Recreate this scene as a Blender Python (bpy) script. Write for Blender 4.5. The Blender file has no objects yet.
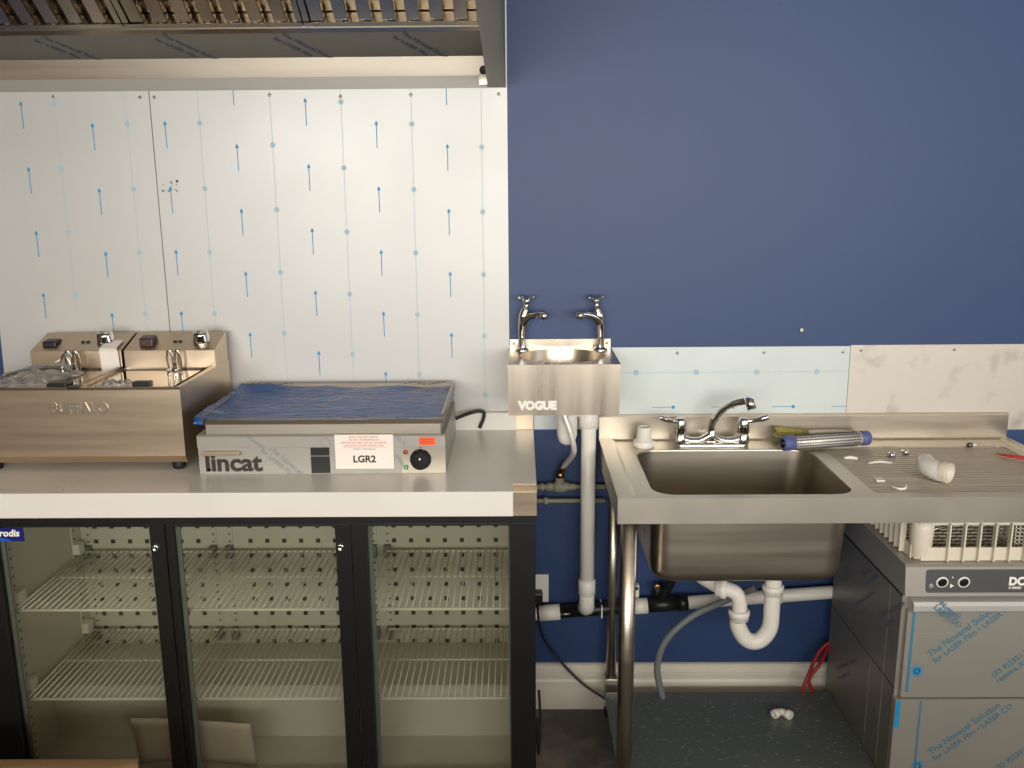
import bpy, bmesh, math, random
from mathutils import Vector, Matrix
from math import pi, sin, cos, radians
random.seed(7)
scene = bpy.context.scene
COL = scene.collection

# ------------------------------------------------------------ camera
cd = bpy.data.cameras.new('camera'); cam = bpy.data.objects.new('camera', cd); COL.objects.link(cam)
cd.sensor_width = 36.0; cd.lens = 894.0/1024*36.0; cd.clip_start = .02
cam.matrix_world = (Matrix.Translation((0, -2.72, 1.70)) @ Matrix.Rotation(radians(.6), 4, 'Z')
                    @ Matrix.Rotation(radians(90-12.2), 4, 'X') @ Matrix.Rotation(radians(-.45), 4, 'Z'))
scene.camera = cam
# ------------------------------------------------------------ world, daylight, exposure
w = bpy.data.worlds.new('daylight'); scene.world = w; w.use_nodes = True
w.node_tree.nodes['Background'].inputs[0].default_value = (.80, .88, 1.0, 1)
w.node_tree.nodes['Background'].inputs[1].default_value = 1.5
def area(name, loc, rot, sx, sy, power, col):
    l = bpy.data.lights.new(name, 'AREA'); l.shape = 'RECTANGLE'; l.size = sx; l.size_y = sy; l.energy = power; l.color = col
    o = bpy.data.objects.new(name, l); COL.objects.link(o); o.location = loc; o.rotation_euler = rot; return o
area('window_daylight', (.35, -5.9, 1.85), (radians(90), 0, 0), 6.3, 1.5, 292, (1.0, .97, .92))
area('side_window_daylight', (4.35, -3.0, 1.75), (radians(90), 0, radians(90)), 2.4, 1.5, 14, (.93, .96, 1.0))
scene.view_settings.view_transform = 'Standard'; scene.view_settings.look = 'None'
scene.view_settings.gamma = 1; scene.view_settings.exposure = 0.0
try: scene.view_settings.use_curve_mapping = False
except Exception: pass

# ------------------------------------------------------------ materials
def srgb(r, g, b):
    f = lambda c: (c/255/12.92 if c/255 <= .04045 else ((c/255+.055)/1.055)**2.4)
    return (f(r), f(g), f(b), 1)
def mat(name, col, rough=.5, metal=0., noise=0., nscale=(8, 8, 8), bump=0., bscale=(40, 40, 40), spec=.5, coat=0., alpha=1., rnoise=0., mask=None):
    m = bpy.data.materials.new(name); m.use_nodes = True
    nt = m.node_tree; b = nt.nodes['Principled BSDF']
    b.inputs['Base Color'].default_value = col; b.inputs['Roughness'].default_value = rough; b.inputs['Metallic'].default_value = metal
    b.inputs['Specular IOR Level'].default_value = spec; b.inputs['Coat Weight'].default_value = coat; b.inputs['Coat Roughness'].default_value = .12
    b.inputs['Alpha'].default_value = alpha
    def tex(sc, detail=4):
        tc = nt.nodes.new('ShaderNodeTexCoord'); mp = nt.nodes.new('ShaderNodeMapping'); mp.inputs['Scale'].default_value = sc
        n = nt.nodes.new('ShaderNodeTexNoise'); n.inputs['Scale'].default_value = 1; n.inputs['Detail'].default_value = detail
        nt.links.new(tc.outputs['Object'], mp.inputs[0]); nt.links.new(mp.outputs[0], n.inputs['Vector']); return n
    if noise:
        n = tex(nscale); r = nt.nodes.new('ShaderNodeMapRange')
        r.inputs[1].default_value = .3; r.inputs[2].default_value = .7; r.inputs[3].default_value = 1-noise; r.inputs[4].default_value = 1+noise*.4
        mx = nt.nodes.new('ShaderNodeVectorMath'); mx.operation = 'SCALE'; mx.inputs[0].default_value = col[:3]
        nt.links.new(n.outputs['Fac'], r.inputs[0]); nt.links.new(r.outputs[0], mx.inputs['Scale']); nt.links.new(mx.outputs[0], b.inputs['Base Color'])
    if rnoise:
        n = tex(nscale); r = nt.nodes.new('ShaderNodeMapRange'); r.inputs[1].default_value = .3; r.inputs[2].default_value = .7
        r.inputs[3].default_value = max(.02, rough-rnoise); r.inputs[4].default_value = rough+rnoise
        nt.links.new(n.outputs['Fac'], r.inputs[0]); nt.links.new(r.outputs[0], b.inputs['Roughness'])
    if bump:
        n = tex(bscale, 2); bp = nt.nodes.new('ShaderNodeBump'); bp.inputs['Strength'].default_value = bump; bp.inputs['Distance'].default_value = .01
        nt.links.new(n.outputs['Fac'], bp.inputs['Height']); nt.links.new(bp.outputs[0], b.inputs['Normal'])
    return m
def spots(name, col, col2, rough, metal, scale, lo, hi, sc3=(1, 1, 1)):
    m = mat(name, col, rough, metal); nt = m.node_tree; b = nt.nodes['Principled BSDF']
    tc = nt.nodes.new('ShaderNodeTexCoord'); mp = nt.nodes.new('ShaderNodeMapping'); mp.inputs['Scale'].default_value = sc3
    n = nt.nodes.new('ShaderNodeTexNoise'); n.inputs['Scale'].default_value = scale; n.inputs['Detail'].default_value = 5
    r = nt.nodes.new('ShaderNodeMapRange'); r.inputs[1].default_value = lo; r.inputs[2].default_value = hi
    mx = nt.nodes.new('ShaderNodeMix'); mx.data_type = 'RGBA'; mx.inputs['A'].default_value = col; mx.inputs['B'].default_value = col2
    nt.links.new(tc.outputs['Object'], mp.inputs[0]); nt.links.new(mp.outputs[0], n.inputs['Vector']); nt.links.new(n.outputs['Fac'], r.inputs[0])
    nt.links.new(r.outputs[0], mx.inputs['Factor']); nt.links.new(mx.outputs['Result'], b.inputs['Base Color'])
    return m
def glass(name, tint, refl=.5):
    m = bpy.data.materials.new(name); m.use_nodes = True; nt = m.node_tree; nt.nodes.clear()
    o = nt.nodes.new('ShaderNodeOutputMaterial'); t = nt.nodes.new('ShaderNodeBsdfTransparent'); t.inputs[0].default_value = tint
    g = nt.nodes.new('ShaderNodeBsdfGlossy'); g.inputs['Roughness'].default_value = .03
    f = nt.nodes.new('ShaderNodeFresnel'); f.inputs[0].default_value = 1.45; mx = nt.nodes.new('ShaderNodeMixShader')
    nt.links.new(f.outputs[0], mx.inputs[0]); nt.links.new(t.outputs[0], mx.inputs[1]); nt.links.new(g.outputs[0], mx.inputs[2]); nt.links.new(mx.outputs[0], o.inputs[0]); return m
M = {}
M['navy'] = mat('navy_paint', srgb(40, 64, 108), .5, noise=.05, nscale=(1.2, 1.2, 1.2), bump=.02, bscale=(160, 160, 160), spec=.55)
M['white_wall'] = mat('pale_wall_paint', srgb(205, 190, 165), .8, noise=.05)
M['ceiling'] = mat('ceiling_paint', srgb(205, 195, 180), .9)
M['dark_wall'] = mat('dark_shop_wall', srgb(110, 92, 74), .8, noise=.2, nscale=(1, 1, .3))
M['floor'] = spots('dusty_concrete', srgb(92, 88, 84), srgb(150, 138, 122), .75, 0, 5, .48, .72)
M['skirt'] = mat('white_gloss_paint', srgb(226, 218, 202), .35, noise=.06, nscale=(2, 2, 30))
M['film_white'] = mat('white_film_over_steel', srgb(198, 196, 190), .42, .25, noise=.05, nscale=(1.5, 1.5, 1.5), rnoise=.06)
M['film_blue'] = mat('pale_blue_film_over_steel', srgb(206, 212, 208), .42, .2, noise=.06, nscale=(5, 5, 5))
M['film_counter'] = mat('white_film_on_worktop', srgb(226, 220, 210), .32, .04, noise=.03, rnoise=.05, nscale=(3, 3, 3))
M['film_grey'] = mat('grey_film_over_steel', srgb(166, 162, 152), .4, .4, noise=.05, nscale=(2, 2, 2))
M['film_dark'] = mat('dark_grey_film_over_steel', srgb(134, 130, 120), .42, .35, noise=.1, nscale=(3, 3, 3))
M['steel'] = mat('brushed_steel', srgb(196, 186, 170), .33, 1, nscale=(2, 2, 40), rnoise=.03)
M['basin'] = mat('satin_basin_steel', srgb(200, 188, 170), .29, 1, nscale=(22, 2, 2), rnoise=.035)
M['steel_warm'] = mat('brushed_warm_steel', srgb(212, 192, 166), .33, 1, nscale=(2, 2, 40), rnoise=.03)
M['steel_dusty'] = mat('dusty_worn_steel', srgb(204, 195, 180), .37, .88, noise=.03, nscale=(9, 9, 9), rnoise=.015)
M['steel_patch'] = spots('smudged_bare_steel', srgb(208, 200, 188), srgb(176, 168, 156), .45, .35, 11, .55, .75)
M['mirror'] = mat('polished_steel', srgb(205, 196, 182), .09, 1)
M['steel_dark'] = mat('dark_grey_steel', srgb(120, 110, 98), .3, 1)  # even dark grey steel for tanks, divider, griddle plate and rear slats
M['chrome'] = mat('chrome', srgb(222, 220, 216), .07, 1)
M['baffle'] = mat('filter_steel', srgb(230, 218, 198), .22, 1)
M['black'] = mat('black_plastic', srgb(22, 22, 22), .4)
M['black_frame'] = mat('black_coated_steel', srgb(21, 21, 20), .35)
M['black_soft'] = mat('black_rubber', srgb(18, 18, 19), .6)
M['brown_switch'] = mat('dark_red_brown_rocker', srgb(58, 30, 30), .3)
M['white_plastic'] = mat('white_plastic', srgb(232, 226, 214), .35)
M['cream_plastic'] = mat('cream_plastic', srgb(212, 202, 182), .45)
M['grey_plastic'] = mat('grey_hose_plastic', srgb(120, 124, 124), .45)
M['painted_pipe'] = mat('old_painted_pipe', srgb(150, 145, 125), .5, noise=.2, nscale=(40, 40, 40))
M['white_paper'] = mat('white_paper', srgb(236, 226, 214), .7)
M['card'] = mat('pinkish_card', srgb(206, 186, 172), .8, noise=.08, nscale=(6, 6, 6))
M['cardboard'] = mat('brown_cardboard', srgb(198, 158, 112), .85, noise=.06, nscale=(5, 30, 5))
M['interior'] = mat('fridge_lining', srgb(208, 202, 190), .4, noise=.04)
M['hole'] = mat('dark_vent_slot', srgb(66, 64, 56), .7)
M['mesh'] = mat('pale_mesh_steel', srgb(226, 220, 212), .35, .3)
M['wire'] = mat('white_coated_wire', srgb(232, 228, 212), .4)
M['blue_ink'] = mat('blue_ink', srgb(40, 140, 190), .5)
M['pale_ink'] = mat('pale_blue_ink', srgb(166, 190, 200), .5)
M['grey_ink'] = mat('grey_blue_ink', srgb(74, 84, 104), .5)
M['faint_ink'] = mat('faint_grey_ink', srgb(130, 134, 138), .5)
M['seam'] = mat('dark_seam', srgb(150, 148, 142), .6)
M['darkline'] = mat('very_dark_seam', srgb(38, 36, 34), .6)
M['teal_ink'] = mat('teal_ink', srgb(74, 118, 136), .5)
M['dull_blue'] = mat('dull_blue_tape', srgb(66, 122, 150), .5)
M['dial_black'] = mat('matt_black_dial', srgb(30, 30, 30), .7, spec=.25)
M['white_ink'] = mat('white_print', srgb(240, 236, 226), .5)
M['black_ink'] = mat('black_print', srgb(26, 24, 24), .5)
M['dark_brown_ink'] = mat('dark_brown_badge', srgb(50, 38, 34), .35)
M['red_ink'] = mat('red_print', srgb(206, 110, 96), .6)
M['orange'] = mat('orange_sticker', srgb(238, 96, 52), .5)
M['red'] = mat('red_lens', srgb(150, 60, 44), .3)
M['green'] = mat('green_lens', srgb(24, 140, 76), .3)
M['red_cable'] = mat('red_cable_sheath', srgb(150, 34, 34), .4)
M['red_pen'] = mat('red_tool_grip', srgb(196, 60, 54), .4)
M['prodis'] = mat('navy_badge', srgb(24, 28, 100), .35)
M['prodis_cyan'] = mat('bright_blue_badge_swoosh', srgb(30, 90, 180), .35)
M['panel_grey'] = mat('dark_grey_control_panel', srgb(72, 72, 72), .4)
M['brass'] = mat('worn_brass', srgb(190, 150, 100), .3, 1)
M['blue_cap'] = mat('blue_plastic', srgb(86, 96, 144), .45)
M['straw'] = mat('olive_straw_bristle', srgb(168, 158, 84), .8, noise=.3, nscale=(60, 60, 60))
M['shelf_grey'] = spots('dusty_grey_shelf', srgb(108, 115, 110), srgb(184, 180, 164), .35, .3, 60, .61, .72, (1, 1.6, 1))
M['blue_film'] = spots('crumpled_blue_film', srgb(20, 86, 158), srgb(140, 176, 206), .22, .1, 10, .58, .9, (1, 3.5, 1))
_m = M['blue_film']; _nt = _m.node_tree; _n = _nt.nodes.new('ShaderNodeTexNoise'); _n.inputs['Scale'].default_value = 26; _n.inputs['Detail'].default_value = 6; _n.inputs['Distortion'].default_value = 1.5
_tc = _nt.nodes.new('ShaderNodeTexCoord'); _mp = _nt.nodes.new('ShaderNodeMapping'); _mp.inputs['Scale'].default_value = (.6, 1.6, 1)
_b = _nt.nodes.new('ShaderNodeBump'); _b.inputs['Strength'].default_value = 1.0; _b.inputs['Distance'].default_value = .02
_nt.links.new(_tc.outputs['Object'], _mp.inputs[0]); _nt.links.new(_mp.outputs[0], _n.inputs['Vector']); _nt.links.new(_n.outputs['Fac'], _b.inputs['Height']); _nt.links.new(_b.outputs[0], _nt.nodes['Principled BSDF'].inputs['Normal'])
M['soft_plastic'] = mat('clear_bag_plastic', srgb(190, 180, 172), .18, alpha=.75, noise=.25, nscale=(25, 25, 25), bump=.7, bscale=(60, 60, 60))
M['glass'] = glass('door_glass', (.87, .88, .835, 1))
M['window_glass'] = glass('shop_window_glass', (.97, .98, .98, 1))

# ------------------------------------------------------------ mesh builder
class MB:
    def __init__(s): s.v = []; s.f = []; s.m = []; s.s = []
    def add(s, vs, fs, mi=0, smooth=False):
        o = len(s.v); s.v += [tuple(v) for v in vs]
        for f in fs: s.f.append([i+o for i in f]); s.m.append(mi); s.s.append(smooth)
        return s
    def box(s, x0, x1, y0, y1, z0, z1, mi=0):
        vs = [(x, y, z) for z in (z0, z1) for y in (y0, y1) for x in (x0, x1)]
        return s.add(vs, [(0, 2, 3, 1), (4, 5, 7, 6), (0, 1, 5, 4), (2, 6, 7, 3), (0, 4, 6, 2), (1, 3, 7, 5)], mi)
    def prism(s, poly, a, b, axis='x', mi=0, smooth=False):
        # poly: list of 2-D points in the other two axes (order y,z / x,z / x,y)
        def P(p, t): return {'x': (t, p[0], p[1]), 'y': (p[0], t, p[1]), 'z': (p[0], p[1], t)}[axis]
        n = len(poly); vs = [P(p, a) for p in poly]+[P(p, b) for p in poly]
        fs = [(i, (i+1) % n, n+(i+1) % n, n+i) for i in range(n)]
        s.add(vs, fs, mi, smooth); o = len(s.v)-2*n
        s.f.append([o+i for i in range(n)][::-1]); s.f.append([o+n+i for i in range(n)]); s.m += [mi, mi]; s.s += [False, False]
        return s
    def tube(s, pts, r, seg=14, mi=0, caps=True, sub=1, closed=False):
        P = [Vector(p) for p in pts]; R = list(r) if hasattr(r, '__len__') else [r]*len(P)
        if sub > 1:
            Q = []; RR = []; n = len(P)
            rng = n if closed else n-1
            for i in range(rng):
                g = (lambda k: P[k % n]) if closed else (lambda k: P[max(0, min(n-1, k))])
                p0, p1, p2, p3 = g(i-1), g(i), g(i+1), g(i+2)
                for k in range(sub):
                    t = k/sub
                    Q.append(.5*((2*p1)+(-p0+p2)*t+(2*p0-5*p1+4*p2-p3)*t*t+(-p0+3*p1-3*p2+p3)*t**3)); RR.append(R[i]*(1-t)+R[(i+1) % n]*t)
            if not closed: Q.append(P[-1]); RR.append(R[-1])
            P, R = Q, RR
        n = len(P); vs = []; T0 = None
        up = None
        for i in range(n):
            if closed: t = (P[(i+1) % n]-P[i-1]).normalized()
            else: t = (P[min(i+1, n-1)]-P[max(i-1, 0)])
            if t.length < 1e-9: t = T0 or Vector((0, 0, 1))
            t = t.normalized()
            if up is None:
                a = Vector((0, 0, 1)) if abs(t.z) < .9 else Vector((1, 0, 0)); u = t.cross(a).normalized()
            else:
                u = (up-t*up.dot(t)); u = u.normalized() if u.length > 1e-6 else t.orthogonal().normalized()
            up = u; T0 = t; vv = t.cross(u)
            for k in range(seg):
                a = 2*pi*k/seg; vs.append(P[i]+(u*cos(a)+vv*sin(a))*R[i])
        fs = []
        rng = n if closed else n-1
        for i in range(rng):
            for k in range(seg): fs.append((i*seg+k, i*seg+(k+1) % seg, ((i+1) % n)*seg+(k+1) % seg, ((i+1) % n)*seg+k))
        s.add(vs, fs, mi, True)
        if caps and not closed:
            o = len(s.v)-len(vs); s.f.append([o+k for k in range(seg)][::-1]); s.f.append([o+(n-1)*seg+k for k in range(seg)]); s.m += [mi, mi]; s.s += [False, False]
        return s
    def lathe(s, prof, c, d=(0, 0, 1), seg=28, mi=0):
        # prof: (distance along axis, radius)
        c = Vector(c); d = Vector(d).normalized(); u = d.orthogonal().normalized(); v = d.cross(u); vs = []
        for t, r in prof:
            for k in range(seg):
                a = 2*pi*k/seg; vs.append(c+d*t+(u*cos(a)+v*sin(a))*max(r, 1e-5))
        fs = [(i*seg+k, i*seg+(k+1) % seg, (i+1)*seg+(k+1) % seg, (i+1)*seg+k) for i in range(len(prof)-1) for k in range(seg)]
        return s.add(vs, fs, mi, True)
    def loft(s, loops, mi=0, cap0=False, cap1=False, smooth=True):
        n = len(loops[0]); o = len(s.v); s.v += [tuple(p) for L in loops for p in L]
        for i in range(len(loops)-1):
            for k in range(n):
                s.f.append([o+i*n+k, o+i*n+(k+1) % n, o+(i+1)*n+(k+1) % n, o+(i+1)*n+k]); s.m.append(mi); s.s.append(smooth)
        if cap0: s.f.append([o+k for k in range(n)][::-1]); s.m.append(mi); s.s.append(False)
        if cap1: s.f.append([o+(len(loops)-1)*n+k for k in range(n)]); s.m.append(mi); s.s.append(False)
        return s
    def holed(s, outer, holes, z=None, mi=0):
        # flat sheet (3-D points) with holes, triangulated
        bm = bmesh.new(); es = []
        for L in [outer]+holes:
            vs = [bm.verts.new(p) for p in L]
            for i in range(len(vs)): es.append(bm.edges.new((vs[i], vs[(i+1) % len(vs)])))
        bmesh.ops.triangle_fill(bm, use_beauty=True, use_dissolve=False, edges=es)
        bm.verts.index_update()
        s.add([v.co.copy() for v in bm.verts], [[v.index for v in f.verts] for f in bm.faces], mi); bm.free(); return s
    def grid(s, fn, nu, nv, mi=0, smooth=True):
        vs = [fn(i/nu, j/nv) for j in range(nv+1) for i in range(nu+1)]
        return s.add(vs, [(j*(nu+1)+i, j*(nu+1)+i+1, (j+1)*(nu+1)+i+1, (j+1)*(nu+1)+i) for j in range(nv) for i in range(nu)], mi, smooth)
    def build(s, name, mats, parent=None, bevel=0, solid=0, normals=True):
        if not isinstance(mats, (list, tuple)): mats = [mats]
        off = root_loc(parent) if parent else Vector((0, 0, 0))
        me = bpy.data.meshes.new(name)
        if parent is None and s.v:
            xs = [v[0] for v in s.v]; ys = [v[1] for v in s.v]; zs = [v[2] for v in s.v]
            off = Vector(((min(xs)+max(xs))/2, (min(ys)+max(ys))/2, min(zs)))
        me.from_pydata([tuple(Vector(v)-off) for v in s.v], [], s.f)
        for m in mats: me.materials.append(M[m])
        for p, mi, sm in zip(me.polygons, s.m, s.s): p.material_index = mi; p.use_smooth = sm
        if normals:
            bm = bmesh.new(); bm.from_mesh(me); bmesh.ops.recalc_face_normals(bm, faces=bm.faces); bm.to_mesh(me); bm.free()
        o = bpy.data.objects.new(name, me); COL.objects.link(o)
        if parent: o.parent = parent
        else: o.location = off
        if solid:
            d = o.modifiers.new('solid', 'SOLIDIFY'); d.thickness = solid; d.offset = 0
        if bevel:
            b = o.modifiers.new('bevel', 'BEVEL'); b.width = bevel; b.segments = 2; b.limit_method = 'ANGLE'; b.angle_limit = radians(50)
        return o
def root_loc(o):
    v = Vector((0, 0, 0))
    while o: v += o.location; o = o.parent
    return v
def tag(o, label=None, cat=None, group=None, kind=None):
    if label: o['label'] = label
    if cat: o['category'] = cat
    if group: o['group'] = group
    if kind: o['kind'] = kind
    return o
def thing(name, label, cat, loc, group=None):
    o = bpy.data.objects.new(name, None); COL.objects.link(o); o.location = loc; o.empty_display_size = .05
    return tag(o, label, cat, group)
def struct(name, mb, mats, **k): return tag(mb.build(name, mats, **k), kind='structure')
def rrect(x0, x1, y0, y1, r, z, n=6):
    L = []
    for cx, cy, a0 in ((x1-r, y1-r, 0), (x0+r, y1-r, pi/2), (x0+r, y0+r, pi), (x1-r, y0+r, 3*pi/2)):
        for k in range(n+1): a = a0+pi/2*k/n; L.append((cx+r*cos(a), cy+r*sin(a), z))
    return L
def ell(cx, cy, rx, ry, z, n=40): return [(cx+rx*cos(2*pi*k/n), cy+ry*sin(2*pi*k/n), z) for k in range(n)]
def text_geo(body, size, loc, rot, bold=0., shear=0., sx=1., align='LEFT', depth=.0003):
    cu = bpy.data.curves.new('t', 'FONT'); cu.body = body; cu.size = size; cu.offset = bold*size; cu.shear = shear
    cu.align_x = align; cu.extrude = depth; cu.resolution_u = 3; cu.space_line = 1.0
    o = bpy.data.objects.new('t', cu); COL.objects.link(o)
    dg = bpy.context.evaluated_depsgraph_get(); dg.update()
    me = bpy.data.meshes.new_from_object(o.evaluated_get(dg))
    mx = Matrix.Translation(loc) @ rot @ Matrix.Diagonal((sx, 1, 1, 1))
    vs = [mx @ v.co for v in me.vertices]; fs = [list(p.vertices) for p in me.polygons]
    bpy.data.objects.remove(o); bpy.data.curves.remove(cu); bpy.data.meshes.remove(me); return vs, fs
FRONT = Matrix.Rotation(pi/2, 4, 'X')                       # faces -y, reads along +x
def front(deg=0): return FRONT @ Matrix.Rotation(radians(deg), 4, 'Z')
def txt(mb, body, size, loc, rot=None, mi=0, **k):
    v, f = text_geo(body, size, loc, rot or FRONT, **k); mb.add(v, f, mi); return mb
def copy_tree(root, loc, label=None, group=None, rotz=None):
    r = root.copy(); COL.objects.link(r); r.location = loc
    if rotz is not None: r.rotation_euler[2] = rotz
    if label: r['label'] = label
    if group: r['group'] = group
    for ch in list(root.children):
        c = ch.copy(); COL.objects.link(c); c.parent = r
        for g in list(ch.children):
            d = g.copy(); COL.objects.link(d); d.parent = c
    return r

# ============================================================ THE ROOM
X0, X1, Y0, CZ = -3.6, 4.4, -6.0, 3.0
struct('floor', MB().box(X0, X1, Y0, .12, -.1, 0), 'floor')
struct('ceiling', MB().box(X0, X1, Y0, .12, CZ, CZ+.1), 'ceiling')
struct('wall_back', MB().box(X0, X1, 0, .12, 0, CZ), 'navy')
struct('wall_left', MB().box(X0-.12, X0, Y0, .12, 0, CZ), 'dark_wall')
mb = MB(); mb.box(X1, X1+.12, Y0, -4.3, 0, CZ); mb.box(X1, X1+.12, -1.7, .12, 0, CZ); mb.box(X1, X1+.12, -4.3, -1.7, 0, .9); mb.box(X1, X1+.12, -4.3, -1.7, 2.6, CZ)
struct('wall_right', mb, 'white_wall')
mb = MB(); mb.box(X0, -2.9, Y0-.12, Y0, 0, CZ); mb.box(3.6, X1, Y0-.12, Y0, 0, CZ); mb.box(-2.9, 3.6, Y0-.12, Y0, 0, 1.05); mb.box(-2.9, 3.6, Y0-.12, Y0, 2.7, CZ)
struct('wall_front', mb, 'white_wall')
mb = MB()
for x in (-2.9, -.72, 1.42, 3.54): mb.box(x, x+.06, Y0-.09, Y0-.03, 1.05, 2.7)
mb.box(-2.9, 3.6, Y0-.09, Y0-.03, 1.05, 1.11); mb.box(-2.9, 3.6, Y0-.09, Y0-.03, 2.64, 2.7); mb.box(-2.9, 3.6, Y0-.065, Y0-.06, 1.11, 2.64, 1)
struct('window_1', mb, ['black_frame', 'window_glass'])
mb = MB()
for y in (-4.3, -3.03, -1.76): mb.box(X1+.03, X1+.09, y, y+.06, .9, 2.6)
mb.box(X1+.03, X1+.09, -4.3, -1.7, .9, .96); mb.box(X1+.03, X1+.09, -4.3, -1.7, 2.54, 2.6); mb.box(X1+.055, X1+.06, -4.3, -1.7, .96, 2.54, 1)
struct('window_2', mb, ['black_frame', 'window_glass'])
# unseen counter added behind the camera to hold back low window light
t = thing('light_blocking_counter', 'long unseen counter added behind the camera to block low window light', 'counter', (.4, -3.5, 0))
MB().box(-2.9, 3.9, -3.62, -3.05, .0, .90).build('carcass', 'dark_wall', t)
MB().box(-2.95, 3.95, -3.67, -3.0, .90, .94).build('counter_top', 'dark_wall', t, bevel=.003)
# moulded skirting
prof = [(0, 0), (-.020, 0), (-.020, .100), (-.017, .108), (-.017, .116), (-.022, .120), (-.022, .128), (-.015, .134), (-.013, .145), (-.009, .150), (-.009, .158), (0, .160)]
struct('baseboard_back', MB().prism(prof, X0, X1, 'x'), 'skirt')

# ============================================================ WALL SHEETS
def arrow_v(mb, x, z, y, mi):           # blue arrow pointing up, tip at z
    mb.box(x-.0013, x+.0013, y-.0004, y, z-.078, z-.01, mi)
    mb.prism([(x-.0055, z-.013), (x, z-.011), (x+.0055, z-.013), (x+.003, z-.004), (x, z), (x-.003, z-.004)], y-.0005, y, 'y', mi)
def disc_y(mb, x, z, r, y, mi, n=14, t=.0005): mb.prism([(x+r*cos(2*pi*k/n), z+r*sin(2*pi*k/n)) for k in range(n)], y-t, y, 'y', mi)
def screw(x, z, y, parent, r=.005):
    m = MB().lathe([(0, r), (.0015, r*.95), (.0025, r*.5), (.0026, 0)], (x, y, z), (0, -1, 0), 14); m.box(x-r*.7, x+r*.7, y-.0031, y-.0026, z-.0006, z+.0006, 1)
    return m.build('screw', ['steel', 'darkline'], parent)
YS = -.003
def sheet(name_label, x0, x1, x0b, cols, lines, screws, seam=False):
    t = thing('wall_cladding_sheet', name_label, 'wall sheet', ((x0+x1)/2, 0, .95), 'steel sheets cladding the wall')
    mb = MB(); mb.prism([(x0, 2.62), (x1, 2.62), (x1, .95), (x0b, .95)], YS, 0, 'y', 0)
    for x, zt in cols:
        z = zt+.187*3
        while z > 1.05: arrow_v(mb, x, z, YS, 1); z -= .187
    for x, zd in lines:
        z = 2.6
        while z > .96:
            mb.box(x-.0009, x+.0009, YS-.0003, YS, max(z-.018, .96), z, 2); z -= .0205
        z = zd+.187*3
        while z > 1.0: disc_y(mb, x, z, .008, YS, 2, 10, .0004); z -= .187
    if not seam:
        rs = random.Random(4)
        for _ in range(12): disc_y(mb, -1.045+rs.uniform(-.03, .03), 1.722+rs.uniform(-.018, .02), rs.uniform(.0015, .0045), YS, 4, 7, .0003)
    if seam: mb.box(x1-.0015, x1, YS-.0004, YS, .95, 2.62, 3)
    mb.build('film_covered_sheet', ['film_white', 'blue_ink', 'pale_ink', 'seam', 'faint_ink'], t)
    for x, z in screws: screw(x, z, YS, t)
    return t
sheet('steel wall sheet in white arrow printed film behind the twin fryer, left of the seam', -1.57, -1.0805, -1.617,
      [(-1.459, 1.967), (-1.255, 1.904)], [(-1.362, 1.961), (-1.152, 1.90)], [(-1.36, 1.978), (-1.107, 1.975)], True)
sheet('wide steel wall sheet in white arrow printed film between the seam and the navy wall', -1.079, -.036, -1.079,
      [(-1.041, 1.908), (-.834, 1.841), (-.625, 1.969), (-.420, 1.903), (-.213, 1.836)],
      [(-.939, 1.90), (-.728, 1.837), (-.521, 1.957), (-.316, 1.893), (-.112, 1.826)], [(-1.065, 1.975), (-.728, 1.978), (-.521, 1.972), (-.316, 1.975), (-.06, 1.975)])
t = thing('wall_cladding_sheet', 'low pale blue film covered steel strip with sideways arrows behind the sink mixer tap', 'wall sheet', (.5, 0, .966), 'steel sheets cladding the wall')
mb = MB(); mb.box(-.0345, 1.012, -.003, 0, .966, 1.2255)
x = .02
while x < 1.0: mb.box(x, min(x+.030, 1.011), -.0033, -.003, 1.1455, 1.1472, 1); x += .033
for x in (.356, .542, .728, .914): disc_y(mb, x, 1.1464, .009, -.003, 1, 10)
for xt in (.11, .295, .48, .666, .854, 1.04):
    a = xt-.073; b = min(xt-.01, 1.011)
    mb.box(a, b, -.0034, -.003, 1.0345, 1.0365, 2)
    if xt < 1.0: disc_y(mb, xt-.006, 1.0355, .006, -.003, 2, 6)
mb.build('film_covered_strip', ['film_blue', 'pale_ink', 'blue_ink'], t)
for x in (.482, .748, .99): screw(x, 1.208, -.003, t)
t = thing('wall_cladding_sheet', 'bare smudged steel strip on the wall behind the ribbed drainer', 'wall sheet', (1.4, 0, .955), 'steel sheets cladding the wall')
MB().box(1.0135, 1.98, -.003, 0, .958, 1.2285).build('bare_steel_strip', 'steel_patch', t)
for x in (1.045, 1.33): screw(x, 1.213, -.003, t)

o = MB().lathe([(0, .004), (.006, .004), (.007, .006), (.009, .004), (.009, 0)], (.858, 0, 1.277), (0, -1, 0), 12).build('wall_plug', 'white_plastic'); tag(o, 'tiny white plug in the navy wall above the blue film strip', 'wall plug')
# ============================================================ EXTRACTOR HOOD
t = thing('extractor_hood', 'stainless steel canopy extractor hood above the fryer and griddle', 'extractor hood', (-1.2, 0, 1.99))
HX0, HX1 = -2.45, -.04
mb = MB()
mb.prism([(-.001, 1.992), (-.004, 1.992), (-.012, 2.026), (-.001, 2.026)], HX0, HX1, 'x')
mb.build('back_flange', 'film_grey', t)
MB().prism([(-.004, 2.0255), (-.014, 2.0255), (-.026, 2.078), (-.004, 2.078)], HX0, -.085, 'x').build('grease_gutter', 'steel', t)
mb = MB(); mb.prism([(-.025, 2.077), (-.130, 2.1265), (-.130, 2.131), (-.025, 2.081)], HX0, -.092, 'x')
p0 = Vector((0, -.025, 2.077)); p1 = Vector((0, -.130, 2.1265)); u = (p1-p0).normalized(); nrm = Vector((0, u.z, -u.y))*-1
nrm = Vector((0, -u.z, u.y)); nrm = nrm if nrm.z < 0 else -nrm
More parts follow.
